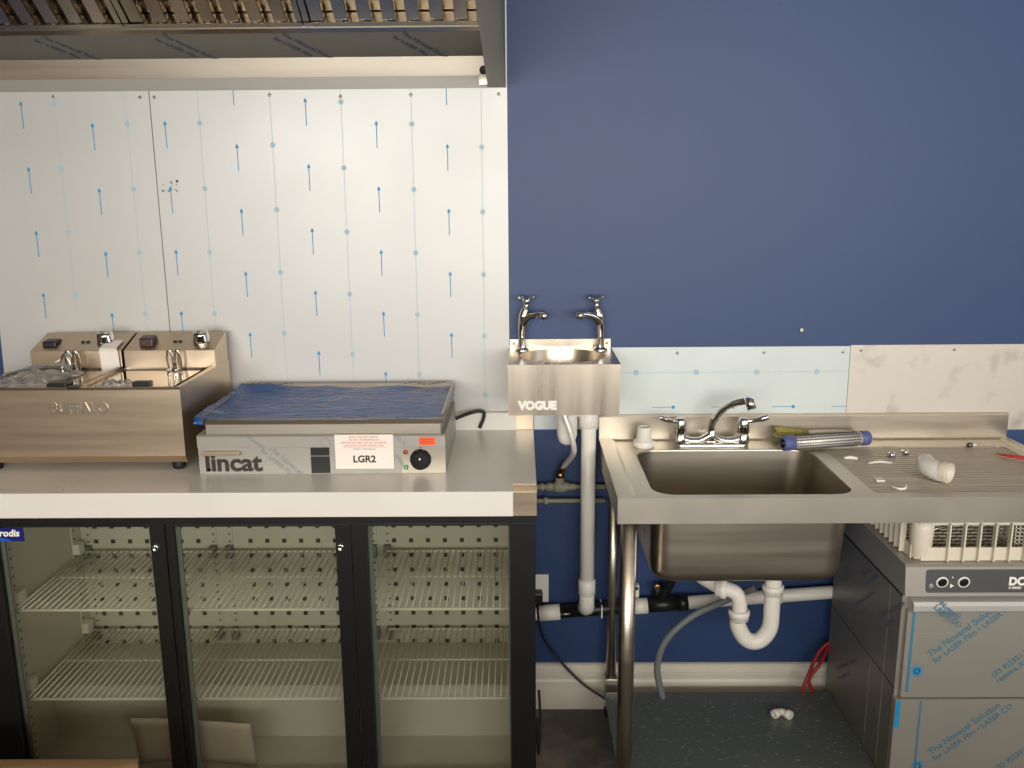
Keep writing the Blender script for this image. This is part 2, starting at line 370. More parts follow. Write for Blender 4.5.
R = Matrix(((1, 0, 0, 0), (0, u.y, nrm.y, 0), (0, u.z, nrm.z, 0), (0, 0, 0, 1)))   # local x -> x, y -> up the slope, z -> out
for x in (-1.66, -1.32, -.985, -.655, -.325):
    o = Vector((x, p0.y, p0.z))+u*.110+nrm*.001
    v, f = text_geo('The Novacel Solution', .021, o, R @ Matrix.Rotation(radians(-46), 4, 'Z'), bold=.025); mb.add(v, f, 1)
    v, f = text_geo('for LASER Film', .020, o+Vector((-.026, 0, 0))-u*.018, R @ Matrix.Rotation(radians(-46), 4, 'Z'), bold=.025); mb.add(v, f, 1)
mb.build('film_covered_channel', ['film_dark', 'grey_ink'], t)
MB().prism([(-.130, 2.1265), (-.140, 2.137), (-.140, 2.145), (-.130, 2.131)], HX0, -.09, 'x').build('filter_rail', 'baffle', t)
# drain plug on the gutter end
m = MB().lathe([(0, .012), (.006, .012), (.008, .009), (.008, 0)], (-.103, -.020, 2.040), (0, -1, -.2), 18); m.build('drain_plug', 'darkline', t)
MB().box(-.116, -.092, -.020, -.013, 2.0, 2.030).build('gutter_end_cap', 'mirror', t)
# end cheek
mb = MB(); mb.prism([(-.001, 1.992), (-.75, 2.093), (-1.25, 2.16), (-1.25, 2.75), (-.001, 2.75)], -.044, HX1, 'x', 0)
mb.prism([(-.006, 1.9935), (-.75, 2.0945), (-1.25, 2.161), (-1.25, 2.166), (-.75, 2.0995), (-.006, 1.9985)], -.092, -.044, 'x', 1)
mb.build('end_cheek', ['film_dark', 'film_dark'], t)
mb = MB(); mb.prism([(-.75, 2.0995), (-1.25, 2.166), (-1.25, 2.7), (-.006, 2.7), (-.006, 2.1)], -.0945, -.092, 'x'); mb.build('inner_cheek', 'baffle', t)
mb = MB(); mb.box(HX0, HX1, -1.30, -1.25, 2.14, 2.75); mb.box(HX0, HX1, -1.25, 0, 2.72, 2.75); mb.box(HX0, HX0+.004, -1.25, 0, 2.0, 2.75); mb.build('canopy', 'steel', t)
# baffle filters: sloped frames of upright U channels
SL = radians(37); su = Vector((0, -cos(SL), sin(SL))); sn = Vector((0, -sin(SL), -cos(SL)))
def filt(x0, x1):
    base = Vector((0, -.140, 2.141)); L = .49
    def PT(x, a, b): return Vector((x, 0, 0))+base+su*a-sn*(-b)
    def sbox(mb, xa, xb, a0, a1, b0, b1, mi=0):
        vs = [PT(x, a, b) for b in (b0, b1) for a in (a0, a1) for x in (xa, xb)]
        mb.add(vs, [(0, 2, 3, 1), (4, 5, 7, 6), (0, 1, 5, 4), (2, 6, 7, 3), (0, 4, 6, 2), (1, 3, 7, 5)], mi)
    fr = MB(); 
    sbox(fr, x0+.002, x1-.002, 0, .014, -.045, 0); sbox(fr, x0+.002, x1-.002, L-.018, L, -.045, 0)
    sbox(fr, x0+.002, x0+.018, .018, L-.018, -.045, 0); sbox(fr, x1-.018, x1-.002, .018, L-.018, -.045, 0)
    f = fr.build('baffle_filter', 'baffle', t)
    mb = MB(); n = 7; p = (x1-x0-.036)/n
    for i in range(n):
        a = x0+.018+i*p
        sbox(mb, a+.004, a+.006+p*.52, .018, L-.018, -.006, -.004); sbox(mb, a+.004, a+.0055, .018, L-.018, -.024, -.004); sbox(mb, a+.0045+p*.52, a+.006+p*.52, .018, L-.018, -.024, -.004)
        sbox(mb, a+p*.42, a+p*.42+p*.72, .018, L-.018, -.042, -.040, 1); sbox(mb, a+p*.42, a+p*.44, .018, L-.018, -.042, -.018, 1)
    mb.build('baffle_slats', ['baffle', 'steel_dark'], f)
for i in range(4): filt(-.096-.49*(i+1), -.096-.49*i)

# ============================================================ WORKTOP TABLE
ZC = .970
t = thing('worktop', 'steel worktop with upstand, still under white protective film, over the glass door fridge', 'worktop', (-.7, -.3, .905))
mb = MB(); mb.box(-1.75, .038, -.608, -.003, .905, ZC); mb.box(-1.75, .038, -.022, -.003, ZC, 1.026); mb.build('top', 'steel_warm', t, bevel=.0015)
mb = MB(); mb.box(-1.75, .037, -.552, -.0225, ZC, ZC+.0007); mb.box(-1.75, -.022, -.6085, -.552, ZC, ZC+.0007)
mb.box(-1.75, -.022, -.6088, -.608, .906, ZC+.0007); mb.box(-1.75, -.016, -.0228, -.022, ZC, 1.0265); mb.box(-1.75, -.016, -.0228, -.003, 1.026, 1.0265)
mb.build('protective_film', 'film_counter', t)['label'] = 'white protective film'

# ============================================================ GLASS DOOR FRIDGE
t = thing('bottle_fridge', 'black back bar fridge with three glass doors and empty wire shelves under the worktop', 'fridge', (-.68, -.3, 0))
FX0, FX1 = -1.412, .034
mb = MB(); mb.box(FX0, FX0+.035, -.575, -.06, .02, .90); mb.box(FX1-.030, FX1, -.575, -.06, .02, .90); mb.box(FX0, FX1, -.08, -.05, .02, .90)
mb.box(FX0, FX1, -.575, -.08, .02, .13); mb.box(FX0, FX1, -.575, -.08, .885, .90); mb.box(FX0, FX1, -.603, -.575, .887, .903); mb.box(FX0, FX1, -.603, -.575, .02, .12)
mb.build('cabinet', 'black_frame', t)
mb = MB(); IX0, IX1 = -1.372, .003
mb.box(IX0, IX0+.004, -.57, -.12, .135, .883); mb.box(IX1-.004, IX1, -.57, -.12, .135, .883); mb.box(IX0, IX1, -.12, -.116, .135, .883)
mb.box(IX0, IX1, -.57, -.12, .131, .135); mb.box(IX0, IX1, -.57, -.12, .879, .883); mb.box(IX0+.004, IX1-.004, -.37, -.12, .135, .30)
slot_x = [-1.345+.0, -1.323, -1.270, -1.217, -1.164, -1.111, -1.057, -1.004] + [-.842+.0525*i for i in range(7)] + [-.396+.0525*i for i in range(8)]
for x in slot_x:
    for k in range(10):
        z = .742-.0485*k
        if x == -1.345 and k != 2: continue
        mb.box(x-.0065, x+.0065, -.1212, -.120, z-.0065, z+.0065, 1)
mb.build('lining', ['interior', 'hole'], t)
for x in (-1.345, -.955, -.905, -.459, -.416):         # shelf support strips at the back, brackets
    mb = MB(); mb.box(x-.009, x+.009, -.124, -.1205, .31, .872)
    for k in range(22): mb.box(x-.003, x+.003, -.1245, -.124, .33+k*.024, .335+k*.024, 1)
    u = mb.build('shelf_upright', ['interior', 'hole'], t)
    for z in (.617, .343):
        MB().box(x-.010, x+.010, -.150, -.1245, z-.018, z+.018).build('shelf_clip', 'grey_plastic', u)
for y in (-.50, -.17):
    mb = MB(); mb.box(IX0+.004, IX0+.008, y-.012, y+.012, .14, .875)
    for k in range(28): mb.box(IX0+.008, IX0+.0085, y-.003, y+.003, .15+k*.026, .157+k*.026, 1)
    u = mb.build('side_shelf_upright', ['interior', 'hole'], t)
    for z in (.372, .632): MB().box(IX0+.0085, IX0+.028, y-.016, y+.016, z-.004, z+.028).build('shelf_clip', 'white_plastic', u)
def shelf(x0, x1, z):
    mb = MB()
    for y, r in ((-.548, .0042), (-.345, .003), (-.16, .0035)): mb.tube([(x0, y, z), (x1, y, z)], r, 8)
    for x in (x0, x1): mb.tube([(x, -.548, z), (x, -.16, z)], .003, 8)
    n = int((x1-x0)/.0175)
    for i in range(1, n): x = x0+(x1-x0)*i/n; mb.tube([(x, -.548, z+.003), (x, -.158, z+.003)], .0021, 6)
    mb.build('wire_shelf', 'wire', t)
for z in (.626, .366):
    for a, b in ((-1.342, -.948), (-.935, -.470), (-.415, -.006)): shelf(a, b, z)
doors = [(FX0, -1.337, -.940, -.902, True), (-.899, -.883, -.471, -.432, True), (-.429, -.392, -.031, FX1, False)]
for i, (a, b, c, d, lock) in enumerate(doors):
    mb = MB(); y0, y1 = -.604, -.577
    mb.box(a, b, y0, y1, .125, .886); mb.box(c, d, y0, y1, .125, .886); mb.box(b, c, y0, y1, .125, .165); mb.box(b, c, y0, y1, .879, .886)
    dr = mb.build('glass_door', 'black_frame', t, bevel=.001)
    MB().box(b, c, -.592, -.587, .165, .879).build('glass_pane', 'glass', dr)
    for q0, q1 in ((b, b+.010), (c-.004, c)): MB().box(q0, q1, -.577, -.570, .15, .872).build('door_gasket', 'grey_plastic', dr)
    if lock:
        x = (c+d)/2-.007
        MB().lathe([(0, .009), (.004, .009), (.005, .006), (.003, .004), (.003, 0)], (x, y0, .823), (0, -1, 0), 20).build('lock', 'chrome', dr)
mb = MB(); mb.box(-1.400, -1.258, -.6056, -.6042, .843, .879)
mb.prism([(-1.385, .849), (-1.34, .856), (-1.31, .851), (-1.29, .846), (-1.29, .844), (-1.385, .844)], -.6061, -.6056, 'y', 1)
txt(mb, 'Prodis', .025, (-1.333, -.6062, .857), mi=2, bold=.03, shear=.15)
mb.build('brand_badge', ['prodis', 'prodis_cyan', 'white_ink'], t)['label'] = 'navy badge reading Prodis'
# a sheet of card standing inside
def cf(u, v): return (-1.075+.330*u, -.50+.010*sin(u*4)-.03*v, .1355+(.160-.012*min(1, u*2.2))*v)
o = MB().grid(cf, 12, 6).build('card_sheet', 'card', solid=.002)
tag(o, 'plain pinkish sheet of card standing inside the fridge behind its left and middle doors', 'card')
t = thing('cardboard_box', 'brown cardboard box at the foot of the fridge, in front of its left door', 'box', (-1.16, -1.08, 0))
BX = (-1.56, -.885, -1.30, -.90, .425)
mb = MB(); a, b, c, d, h = BX
mb.box(a, b, c, c+.005, .001, h); mb.box(a, b, d-.005, d, .001, h); mb.box(a, a+.005, c, d, .001, h); mb.box(b-.005, b, c, d, .001, h); mb.box(a, b, c, d, .001, .006)
mb.build('carton', 'cardboard', t)
mb = MB(); mb.grid(lambda u, v: (a+(b-a)*u, d-.19*v, h+.002+.004*sin(u*7+1)*(v)), 16, 4); mb.grid(lambda u, v: (a+(b-a)*u, c+.19*v, h+.002+.005*sin(u*8)*(v)), 16, 4)
mb.build('flap', 'cardboard', t, solid=.003)

# ============================================================ TWIN FRYER
t = thing('twin_fryer', 'wide stainless steel twin tank table top fryer standing left of the griddle', 'fryer', (-1.18, -.25, ZC))
AX0, AX1, AY0, AY1, AZ0, AZ1 = -1.465, -.895, -.440, -.035, .996, 1.203
mb = MB()   # body: front bows out, top rim rounded
prof = [(AY0+.012, AZ0), (AY0, AZ0+.02), (AY0, AZ1-.006), (AY0+.004, AZ1), (AY0+.012, AZ1), (AY0+.012, AZ1-.045), (AY1, AZ1-.045), (AY1, AZ0)]
full = [(AY0+.012, AZ0), (AY0, AZ0+.02), (AY0, AZ1-.006), (AY0+.004, AZ1), (AY1, AZ1), (AY1, AZ0)]
mb.prism(prof, AX0+.014, AX1-.014, 'x'); mb.prism(full, AX0, AX0+.014, 'x'); mb.prism(full, AX1-.014, AX1, 'x')
mb.build('body', 'steel_warm', t)
mb = MB(); txt(mb, 'BUFFALO', .041, (-1.243, AY0-.0012, 1.135), bold=.04, sx=.90, depth=.0014); mb.build('raised_lettering', 'steel', t)
for x, y in ((-.93, -.40), (-1.43, -.40), (-.93, -.08), (-1.43, -.08)):
    MB().lathe([(0, .014), (.003, .017), (.027, .019), (.027, 0)], (x, y, ZC+.0007), (0, 0, 1), 18).build('foot', 'black_soft', t)
mid = -1.176
for k, (a, b) in enumerate(((AX0+.016, mid-.006), (mid+.006, AX1-.026))):
    # tank with a polished lid laid in it
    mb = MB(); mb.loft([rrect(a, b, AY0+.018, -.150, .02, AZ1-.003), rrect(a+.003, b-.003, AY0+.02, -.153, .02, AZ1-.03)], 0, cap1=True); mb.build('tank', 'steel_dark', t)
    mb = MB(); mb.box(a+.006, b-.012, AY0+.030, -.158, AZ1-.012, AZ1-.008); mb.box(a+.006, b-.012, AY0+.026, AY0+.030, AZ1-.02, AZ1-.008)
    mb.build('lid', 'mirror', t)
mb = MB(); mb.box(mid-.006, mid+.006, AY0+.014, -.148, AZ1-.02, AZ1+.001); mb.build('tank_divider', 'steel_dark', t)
MB().box(mid-.016, mid+.014, AY0-.001, AY0+.02, AZ1-.004, AZ1+.003).build('divider_clip', 'black', t)
heads = []
for k, (a, b) in enumerate(((-1.440, -1.172), (-1.164, -.897))):
    mb = MB(); mb.prism([(-.150, AZ1-.04), (-.150, AZ1+.048), (-.040, AZ1+.085), (-.036, AZ1+.085), (-.036, AZ1-.04)], a, b, 'x')
    hd = mb.build('control_head', 'steel_warm', t, bevel=.0012); heads.append(hd)
    sl = math.atan2(.037, .11); zz = lambda y: AZ1+.048+(y+.150)*.037/.11
    m = MB(); x = a+.045+.012*k; y = -.105
    m.prism([(y-.022, zz(y-.022)), (y-.020, zz(y)+.008+.008*k), (y+.014, zz(y)+.012+.010*k), (y+.024, zz(y+.024))], x-.020, x+.020, 'x'); m.build('rocker_switch', 'black' if k == 0 else 'brown_switch', hd, bevel=.003)
    for q in (.135, .150): MB().lathe([(0, .006), (.003, .0055), (.004, 0)], (a+q, -.10, zz(-.10)), (0, -.32, 1), 14).build('indicator_light', 'black', hd)
    x = a+.205+.010*k; y = -.10
    m = MB().lathe([(0, .026), (.004, .027), (.010, .024), (.028, .022), (.034, .019), (.036, .010), (.036, 0)], (x, y, zz(y)), (0, -.32, 1), 28)
    c0 = Vector((x, y, zz(y)))+Vector((0, -.32, 1)).normalized()*.036; m.box(x-.0015, x+.0015, y-.03, y-.008, c0.z-.001, c0.z+.004)
    m.build('thermostat_knob', 'chrome', hd)
    # heating element: two upright loops and their tails along the lid
    cx = a+.145-.02*(1-k)
    for j in (0, 1):
        x = cx+j*.0225; L = []
        for q in range(16):
            an = 2*pi*q/16; L.append((x+.0085*cos(an), -.175-.006*sin(an), AZ1+.022+.032*sin(an)))
        MB().tube(L, .0034, 10, closed=True).build('element_loop', 'chrome', t)
    MB().tube([(cx, -.175, AZ1-.006), (cx, -.20, AZ1-.002), (cx+.01, -.215, AZ1-.004)], .004, 8, sub=4).build('element_tail', 'chrome', t)
    MB().tube([(cx+.02, -.175, AZ1-.006), (cx+.024, -.20, AZ1-.002), (cx+.03, -.215, AZ1-.004)], .004, 8, sub=4).build('element_tail', 'chrome', t)
# extra wire guard coils in the left tank
mb = MB()
for j in range(5):
    L = [(-1.312+.006*j+.022*cos(2*pi*q/16)*.6, -.20-.012*j, AZ1+.022+.027*sin(2*pi*q/16)) for q in range(16)]; mb.tube(L, .0022, 8, closed=True)
mb.tube([(-1.33, -.19, AZ1+.03), (-1.33, -.27, AZ1+.025)], .002, 6); mb.tube([(-1.29, -.19, AZ1+.02), (-1.29, -.27, AZ1+.015)], .002, 6)
mb.build('element_guard', 'chrome', t)
# corrugated paper tag over the left head
def pf(u, v):
    a = v*.135
    if a < .055: return (-1.237+.052*u, -.095-a, AZ1+.0705-a*.336+.0015+.0006*sin(u*40))
    a -= .055; return (-1.237+.056*u+.006*v, -.1535-.002*sin(v*3)-.0006*sin(u*40), AZ1+.0505-a)
o = MB().grid(pf, 16, 20).build('paper_tag', 'white_paper', solid=.0006); tag(o, 'ridged white paper tag folded over the left control head of the fryer', 'paper tag')
# clear bag and cable lying in the left tank
random.seed(3); ph = [random.random()*6 for _ in range(6)]
def bag(x0, x1, y0, y1, z, h, p):
    def f(u, v):
        e = min(1, 6*min(u, 1-u), 6*min(v, 1-v)); e = max(0, e)**.5
        return (x0+(x1-x0)*u+.01*sin(v*9+p), y0+(y1-y0)*v+.008*sin(u*11+p), z+e*(h*(.6+.25*sin(u*13+p)*sin(v*9+2*p)+.2*sin(u*27+v*15+p)+.12*sin(v*33-p))))
    return f
o = MB().grid(bag(-1.445, -1.262, -.415, -.172, AZ1-.006, .017, 1.3), 60, 60).build('plastic_bag', 'soft_plastic'); tag(o, 'crumpled clear plastic bag lying in the left tank of the fryer', 'bag', 'clear bags in the fryer tanks')
o = MB().tube([(-1.38, -.40, AZ1+.028), (-1.36, -.34, AZ1+.03), (-1.33, -.29, AZ1+.032), (-1.28, -.26, AZ1+.026), (-1.255, -.29, AZ1+.004), (-1.26, -.36, AZ1-.003)], .003, 8, sub=5).build('loose_cable', 'grey_plastic'); tag(o, 'thin grey cable looped over the clear bag in the left tank of the fryer', 'cable')
mb = MB(); mb.box(-1.258, -1.205, -.418, -.375, AZ1-.0075, AZ1+.008); o = mb.build('basket_handle', 'black', bevel=.004); tag(o, 'short black handle lying in the left tank beside the divider', 'handle', 'black handles in the fryer tanks')
o = MB().grid(bag(-1.125, -1.035, -.413, -.365, AZ1-.007, .018, 4.1), 26, 16).build('plastic_bag', 'soft_plastic'); tag(o, 'small crumpled clear bag at the front of the right tank of the fryer', 'bag', 'clear bags in the fryer tanks')
mb = MB(); mb.box(-1.033, -.985, -.412, -.385, AZ1-.0075, AZ1+.009); o = mb.build('basket_handle', 'black', bevel=.004); tag(o, 'short black handle lying in the right tank beside the small clear bag', 'handle', 'black handles in the fryer tanks')

# ============================================================ GRIDDLE
t = thing('electric_griddle', 'silver table top electric griddle with a blue film covered plate and a black dial', 'griddle', (-.53, -.27, ZC))
GX0, GX1, GY = -.853, -.200, -.459
mb = MB(); mb.prism([(GY, ZC+.001), (GY, 1.043), (GY-.004, 1.0445), (GY-.004, 1.074), (GY, 1.078), (-.09, 1.078), (-.09, ZC+.001)], GX0, GX1, 'x')
gbody = mb
MB().box(-.832, -.212, GY+.008, -.10, 1.078, 1.103).build('plate_base', 'steel', t, bevel=.001)
mb = MB()
mb.box(-.846, -.204, GY+.012, -.052, 1.103, 1.112)
mb.box(-.846, -.204, GY+.012, GY+.017, 1.112, 1.118); mb.box(-.846, -.841, GY+.017, -.052, 1.112, 1.122); mb.box(-.212, -.204, GY+.017, -.052, 1.112, 1.128); mb.box(-.846, -.204, -.058, -.052, 1.112, 1.130)
mb.build('griddle_plate', 'steel_dark', t)
random.seed(5)
def fl(u, v):
    x = -.852+.640*u; y = GY+.006+.400*v
    z = 1.1165+.0010*sin(u*17+v*9)+.0007*sin(v*25+u*9+1.5*sin(u*7))+.0004*sin(u*47-v*29)
    z += .010*max(0, (v-.82)/.18)*max(0, 1-abs(u-.14)/.22)+.006*max(0, (v-.88)/.12)*(.5+.5*sin(u*19))
    z += .006*max(0, 1-u/.08)-.016*max(0, 1-v/.03)*(1 if u < .04 else 0)
    x -= .014*max(0, 1-u/.1)*(1-abs(v-.3))
    return (x, y, z)
MB().grid(fl, 150, 90).build('blue_film', 'blue_film', t)['label'] = 'crumpled blue protective film'
for cx_, w_, s_ in ((-.76, .15, 0), (-.29, .13, 1)):
    mb = MB()
    for q in range(9): x = cx_-w_/2+w_*q/9; mb.box(x, x+w_/15, -.078-.004*sin(q*2.2), -.072, 1.131+.003*sin(q), 1.1315+.003*sin(q)+.001)
    mb.build('film_marking', 'black_ink', t)
Yf = GY-.0003
mb = MB(); mb.box(-.316, -.201, Yf-.0004, Yf+.0003, .972, 1.043); mb.build('control_plate', 'steel', t)
m = MB().lathe([(0, .028), (.004, .028), (.006, .0265), (.020, .024), (.022, .021), (.022, 0)], (-.266, Yf-.0004, 1.010), (0, -1, 0), 32)
for k in range(10):
    a = 2*pi*k/10; xx = -.266+.0255*cos(a); z_ = 1.010+.0255*sin(a); m.box(xx-.001, xx+.001, Yf-.0075, Yf-.006, z_-.001, z_+.001, 1)
m.box(-.268, -.264, Yf-.0235, Yf-.022, 1.014, 1.019, 1); m.build('dial', ['dial_black', 'white_ink'], t)
MB().box(-.2675, -.2645, Yf-.001, Yf-.0004, 1.040, 1.043).build('dial_marker', 'black_ink', t)
MB().lathe([(0, .0065), (.003, .0065), (.005, .004), (.005, 0)], (-.305, Yf, 1.030), (0, -1, 0), 18).build('red_light', 'red', t)
m = MB().lathe([(0, .0065), (.003, .0065), (.005, .004), (.005, 0)], (-.305, Yf, .988), (0, -1, 0), 18); m.box(-.306, -.304, Yf-.0055, Yf-.005, .985, .991, 1); m.build('green_light', ['green', 'white_ink'], t)
mb = MB(); mb.box(-.269, -.226, GY-.0047, GY-.004, 1.049, 1.071); 
for q in range(3): mb.box(-.265, -.232, GY-.0050, GY-.0047, 1.054+q*.005, 1.0555+q*.005, 1)
mb.build('orange_sticker', ['orange', 'red'], t)
mb = MB(); mb.box(-.556, -.506, Yf-.0012, Yf, 1.021, 1.046); mb.box(-.556, -.506, Yf-.0012, Yf, .973, 1.019); mb.build('black_label', 'black', t)
# white card taped on, LGR2
mb = MB(); mb.box(-.490, -.336, GY-.0060, GY-.0052, .986, 1.079)
txt(mb, 'LGR2', .026, (-.444, GY-.0064, 1.004), mi=1, bold=.03, sx=1.0)
for q, (s_, n_) in enumerate((('LINCAT ELECTRIC GRIDDLE', 1.071), ('DO NOT USE ABRASIVES ON', 1.063), ('REMOVE THIS CARD AND ALL FILM BEFORE', 1.055), ('SWITCHING ON FOR THE FIRST TIME', 1.047))):
    txt(mb, s_, .0068, (-.413, GY-.0063, n_), mi=2, align='CENTER', sx=.9)
txt(mb, 'CONSULT THE MANUAL', .0055, (-.413, GY-.0063, 1.038), mi=3, align='CENTER')
mb.box(-.468, -.352, GY-.0063, GY-.006, 1.0445, 1.0450, 2)
mb.build('printed_card', ['white_paper', 'black_ink', 'red_ink', 'faint_ink'], t)['label'] = 'white card reading LGR2'
mb = MB(); mb.box(-.838, -.740, GY-.018, GY-.008, 1.026, 1.036); mb.box(-.835, -.828, GY-.010, GY, 1.028, 1.034); mb.box(-.750, -.743, GY-.010, GY, 1.028, 1.034); mb.build('drawer_handle', 'steel_warm', t, bevel=.001)
mb = MB(); txt(mb, 'lincat', .066, (-.838, Yf-.0014, .981), bold=.028, sx=1.07, depth=.0012); mb.box(-.832, -.823, Yf-.0026, Yf-.0002, .9805, .9875); mb.build('badge_lettering', 'dark_brown_ink', t)
mb = gbody; FI = dict(mi=1, bold=.015)
for (x, z, s_, r_) in ((-.668, 1.040, .021, -42),): txt(mb, 'The Novacel', s_, (x, Yf-.0002, z), front(r_), **FI)
txt(mb, 'for LASER Film', .018, (-.690, Yf-.0002, 1.034), front(-42), **FI); txt(mb, 'Solution', .016, (-.72, GY-.0044, 1.072), front(-38), **FI)
txt(mb, '(33 9)', .014, (-.333, GY-.0044, 1.070), front(-40), **FI); txt(mb, 'LASER', .013, (-.333, Yf-.0002, 1.02), front(-60), **FI)
mb.tube([(-.515+.012*cos(2*pi*q/20), GY-.0044, 1.058+.011*sin(2*pi*q/20)) for q in range(20)], .0006, 6, closed=True, mi=1)
mb.build('body', ['film_grey', 'faint_ink'], t)
mb = MB(); mb.tube([(-.20, -.070, ZC+.05), (-.16, -.045, ZC+.060), (-.125, -.036, ZC+.064), (-.115, -.034, ZC+.050), (-.13, -.034, ZC+.010)], .0055, 10, sub=6); o = mb.build('power_cord', 'black'); 
tag(o, 'black power cord behind the right corner of the griddle', 'cord')

# ============================================================ HAND BASIN
t = thing('hand_basin', 'small wall mounted stainless steel hand wash basin with two pillar taps', 'basin', (.12, -.14, 1.085))
bx0, bx1, by, bz0, bz1 = -.037, .277, -.278, 1.080, 1.227
mb = MB(); hole = ell(.120, -.140, .127, .110, bz1)
mb.holed([(bx0, by, bz1), (bx1, by, bz1), (bx1, -.004, bz1), (bx0, -.004, bz1)], [hole])
mb.box(bx0-.001, bx1+.001, by-.002, by+.003, bz1-.026, bz1-.0002); mb.box(bx0, bx0+.003, by, -.004, bz1-.029, bz1-.0002); mb.box(bx1-.003, bx1, by, -.004, bz1-.029, bz1-.0002)
mb.box(bx0+.001, bx1-.001, by+.005, by+.008, bz0, bz1-.02); mb.box(bx0+.001, bx0+.004, by+.006, -.004, bz0, bz1-.02); mb.box(bx1-.004, bx1-.001, by+.006, -.004, bz0, bz1-.02)
mb.box(bx0+.003, bx1-.002, -.010, -.0035, bz1, bz1+.027)
mb.build('basin_shell', 'basin', t)
mb = MB(); loops = []
for k in range(9): a = k/8*pi/2; loops.append(ell(.120, -.140, .127*cos(a)*.9+.0127+.0, .110*cos(a)*.9+.011, bz1-.115*sin(a)))
loops[0] = ell(.120, -.140, .127, .110, bz1); mb.loft(loops, 0, cap1=True); mb.build('bowl', 'basin', t)
for x in (-.022, .263): screw(x, bz1+.014, -.010, t, .004)
mb = MB(); txt(mb, 'VOGUE', .032, (-.007, by+.0046, 1.098), bold=.07, sx=.98); mb.build('printed_lettering', 'white_ink', t)
def pillar_tap(x, sgn):
    y = -.050; z = bz1
    b = MB().lathe([(0, .021), (.004, .021), (.007, .016), (.010, .012)], (x, y, z), (0, 0, 1), 24)
    b.tube([(x, y, z+.006), (x-sgn*.001, y, z+.04), (x+sgn*.0, y, z+.075), (x+sgn*.005, y, z+.105), (x+sgn*.011, y, z+.128)], [.0125, .0105, .0125, .0155, .011], 18, sub=5)
    b.tube([(x+sgn*.011, y, z+.126), (x+sgn*.014, y, z+.146)], [.0095, .0075], 14)
    b.tube([(x+sgn*.002, y, z+.085), (x+sgn*.020, y-.014, z+.103), (x+sgn*.042, y-.026, z+.111), (x+sgn*.062, y-.036, z+.114)], [.0145, .0105, .0085, .0095], 16, sub=6)
    b.tube([(x+sgn*.060, y-.035, z+.121), (x+sgn*.064, y-.040, z+.113), (x+sgn*.067, y-.044, z+.100)], [.009, .0125, .0105], 18)
    tp = b.build('pillar_tap', 'chrome', t)
    h = MB().lathe([(0, .009), (.004, .012), (.010, .012), (.013, .007), (.013, 0)], (x+sgn*.014, y, z+.144), (0, 0, 1), 18)
    for a in (.5, .5+pi/2, .5+pi, .5+3*pi/2):
        h.tube([(x+sgn*.014, y, z+.152), (x+sgn*.014+.018*cos(a), y+.018*sin(a), z+.157), (x+sgn*.014+.027*cos(a), y+.027*sin(a), z+.162)], [.0045, .0040, .0055], 10, sub=2)
    h.build('cross_handle', 'chrome', tp)
pillar_tap(.004, 1); pillar_tap(.240, -1)

# ============================================================ PIPEWORK UNDER THE BASIN
t = thing('basin_waste_pipe', 'white plastic waste pipe and bottle trap running down from the hand basin', 'waste pipe', (.2, -.1, .38))
mb = MB(); mb.tube([(.2035, -.10, 1.12), (.2035, -.10, .42)], .0225, 24); mb.build('pipe', 'white_plastic', t)
MB().lathe([(0, .026), (.045, .027), (.050, .030), (.085, .030), (.088, .0225)], (.2035, -.10, 1.085), (0, 0, -1), 24).build('collar', 'white_plastic', t)
MB().lathe([(0, .0225), (.003, .027), (.05, .027), (.052, .024)], (.2035, -.10, .505), (0, 0, -1), 24).build('collar', 'white_plastic', t)
mb = MB(); mb.tube([(.2035, -.10, .46), (.2035, -.10, .42), (.2035, -.075, .395), (.2035, -.05, .39)], [.0235, .0245, .0245, .0235], 20, sub=5); mb.lathe([(0, .026), (.012, .028), (.014, .0235)], (.2035, -.085, .408), (0, .6, -.8), 20); mb.build('elbow', 'white_plastic', t)
mb = MB(); mb.lathe([(0, .016), (.02, .016), (.022, .030), (.06, .031), (.105, .030), (.125, .024), (.135, .010), (.136, 0)], (.137, -.12, 1.085), (0, 0, -1), 28); mb.tube([(.15, -.12, 1.05), (.2, -.10, 1.05)], .016, 14); mb.build('bottle_trap', 'white_plastic', t)
t = thing('water_supply_pipe', 'old painted supply pipe with isolating valve and braided hose on the wall below the basin', 'water pipe', (.15, -.04, .74))
mb = MB(); mb.tube([(-.10, -.04, .789), (.262, -.04, .789)], .0085, 14); mb.lathe([(0, .009), (.001, .013), (.014, .013), (.016, .009), (.022, .009), (.024, .015), (.040, .015), (.044, .011)], (.055, -.04, .789), (1, 0, 0), 6)
mb.lathe([(0, .011), (.004, .017), (.030, .019), (.052, .012), (.070, .010)], (.098, -.04, .789), (1, 0, 0), 18); mb.lathe([(0, .0145), (.03, .0135), (.038, .009)], (.115, -.04, .792), (.2, -.35, 1), 16); mb.build('pipe_and_tee', 'painted_pipe', t)
mb = MB(); mb.lathe([(0, .010), (.001, .013), (.016, .013), (.018, .009)], (.119, -.054, .824), (.1, -.1, 1), 6); mb.lathe([(0, .0085), (.02, .010), (.022, .012), (.032, .012), (.034, .008)], (.123, -.056, .838), (.35, -.1, 1), 8); mb.build('isolating_valve', 'brass', t)
mb = MB(); mb.tube([(.128, -.058, .858), (.142, -.085, .885), (.154, -.13, .92), (.155, -.168, .955), (.145, -.175, 1.0), (.128, -.17, 1.05), (.124, -.165, 1.078)], .0085, 14, sub=8); mb.build('braided_hose', 'mesh', t)
t = thing('water_supply_pipe', 'thin pale pipe clipped to the wall just below the thicker painted pipe', 'water pipe', (.08, -.04, .74))
MB().tube([(-.10, -.04, .743), (.262, -.04, .743)], .0075, 14).build('pipe', 'painted_pipe', t)
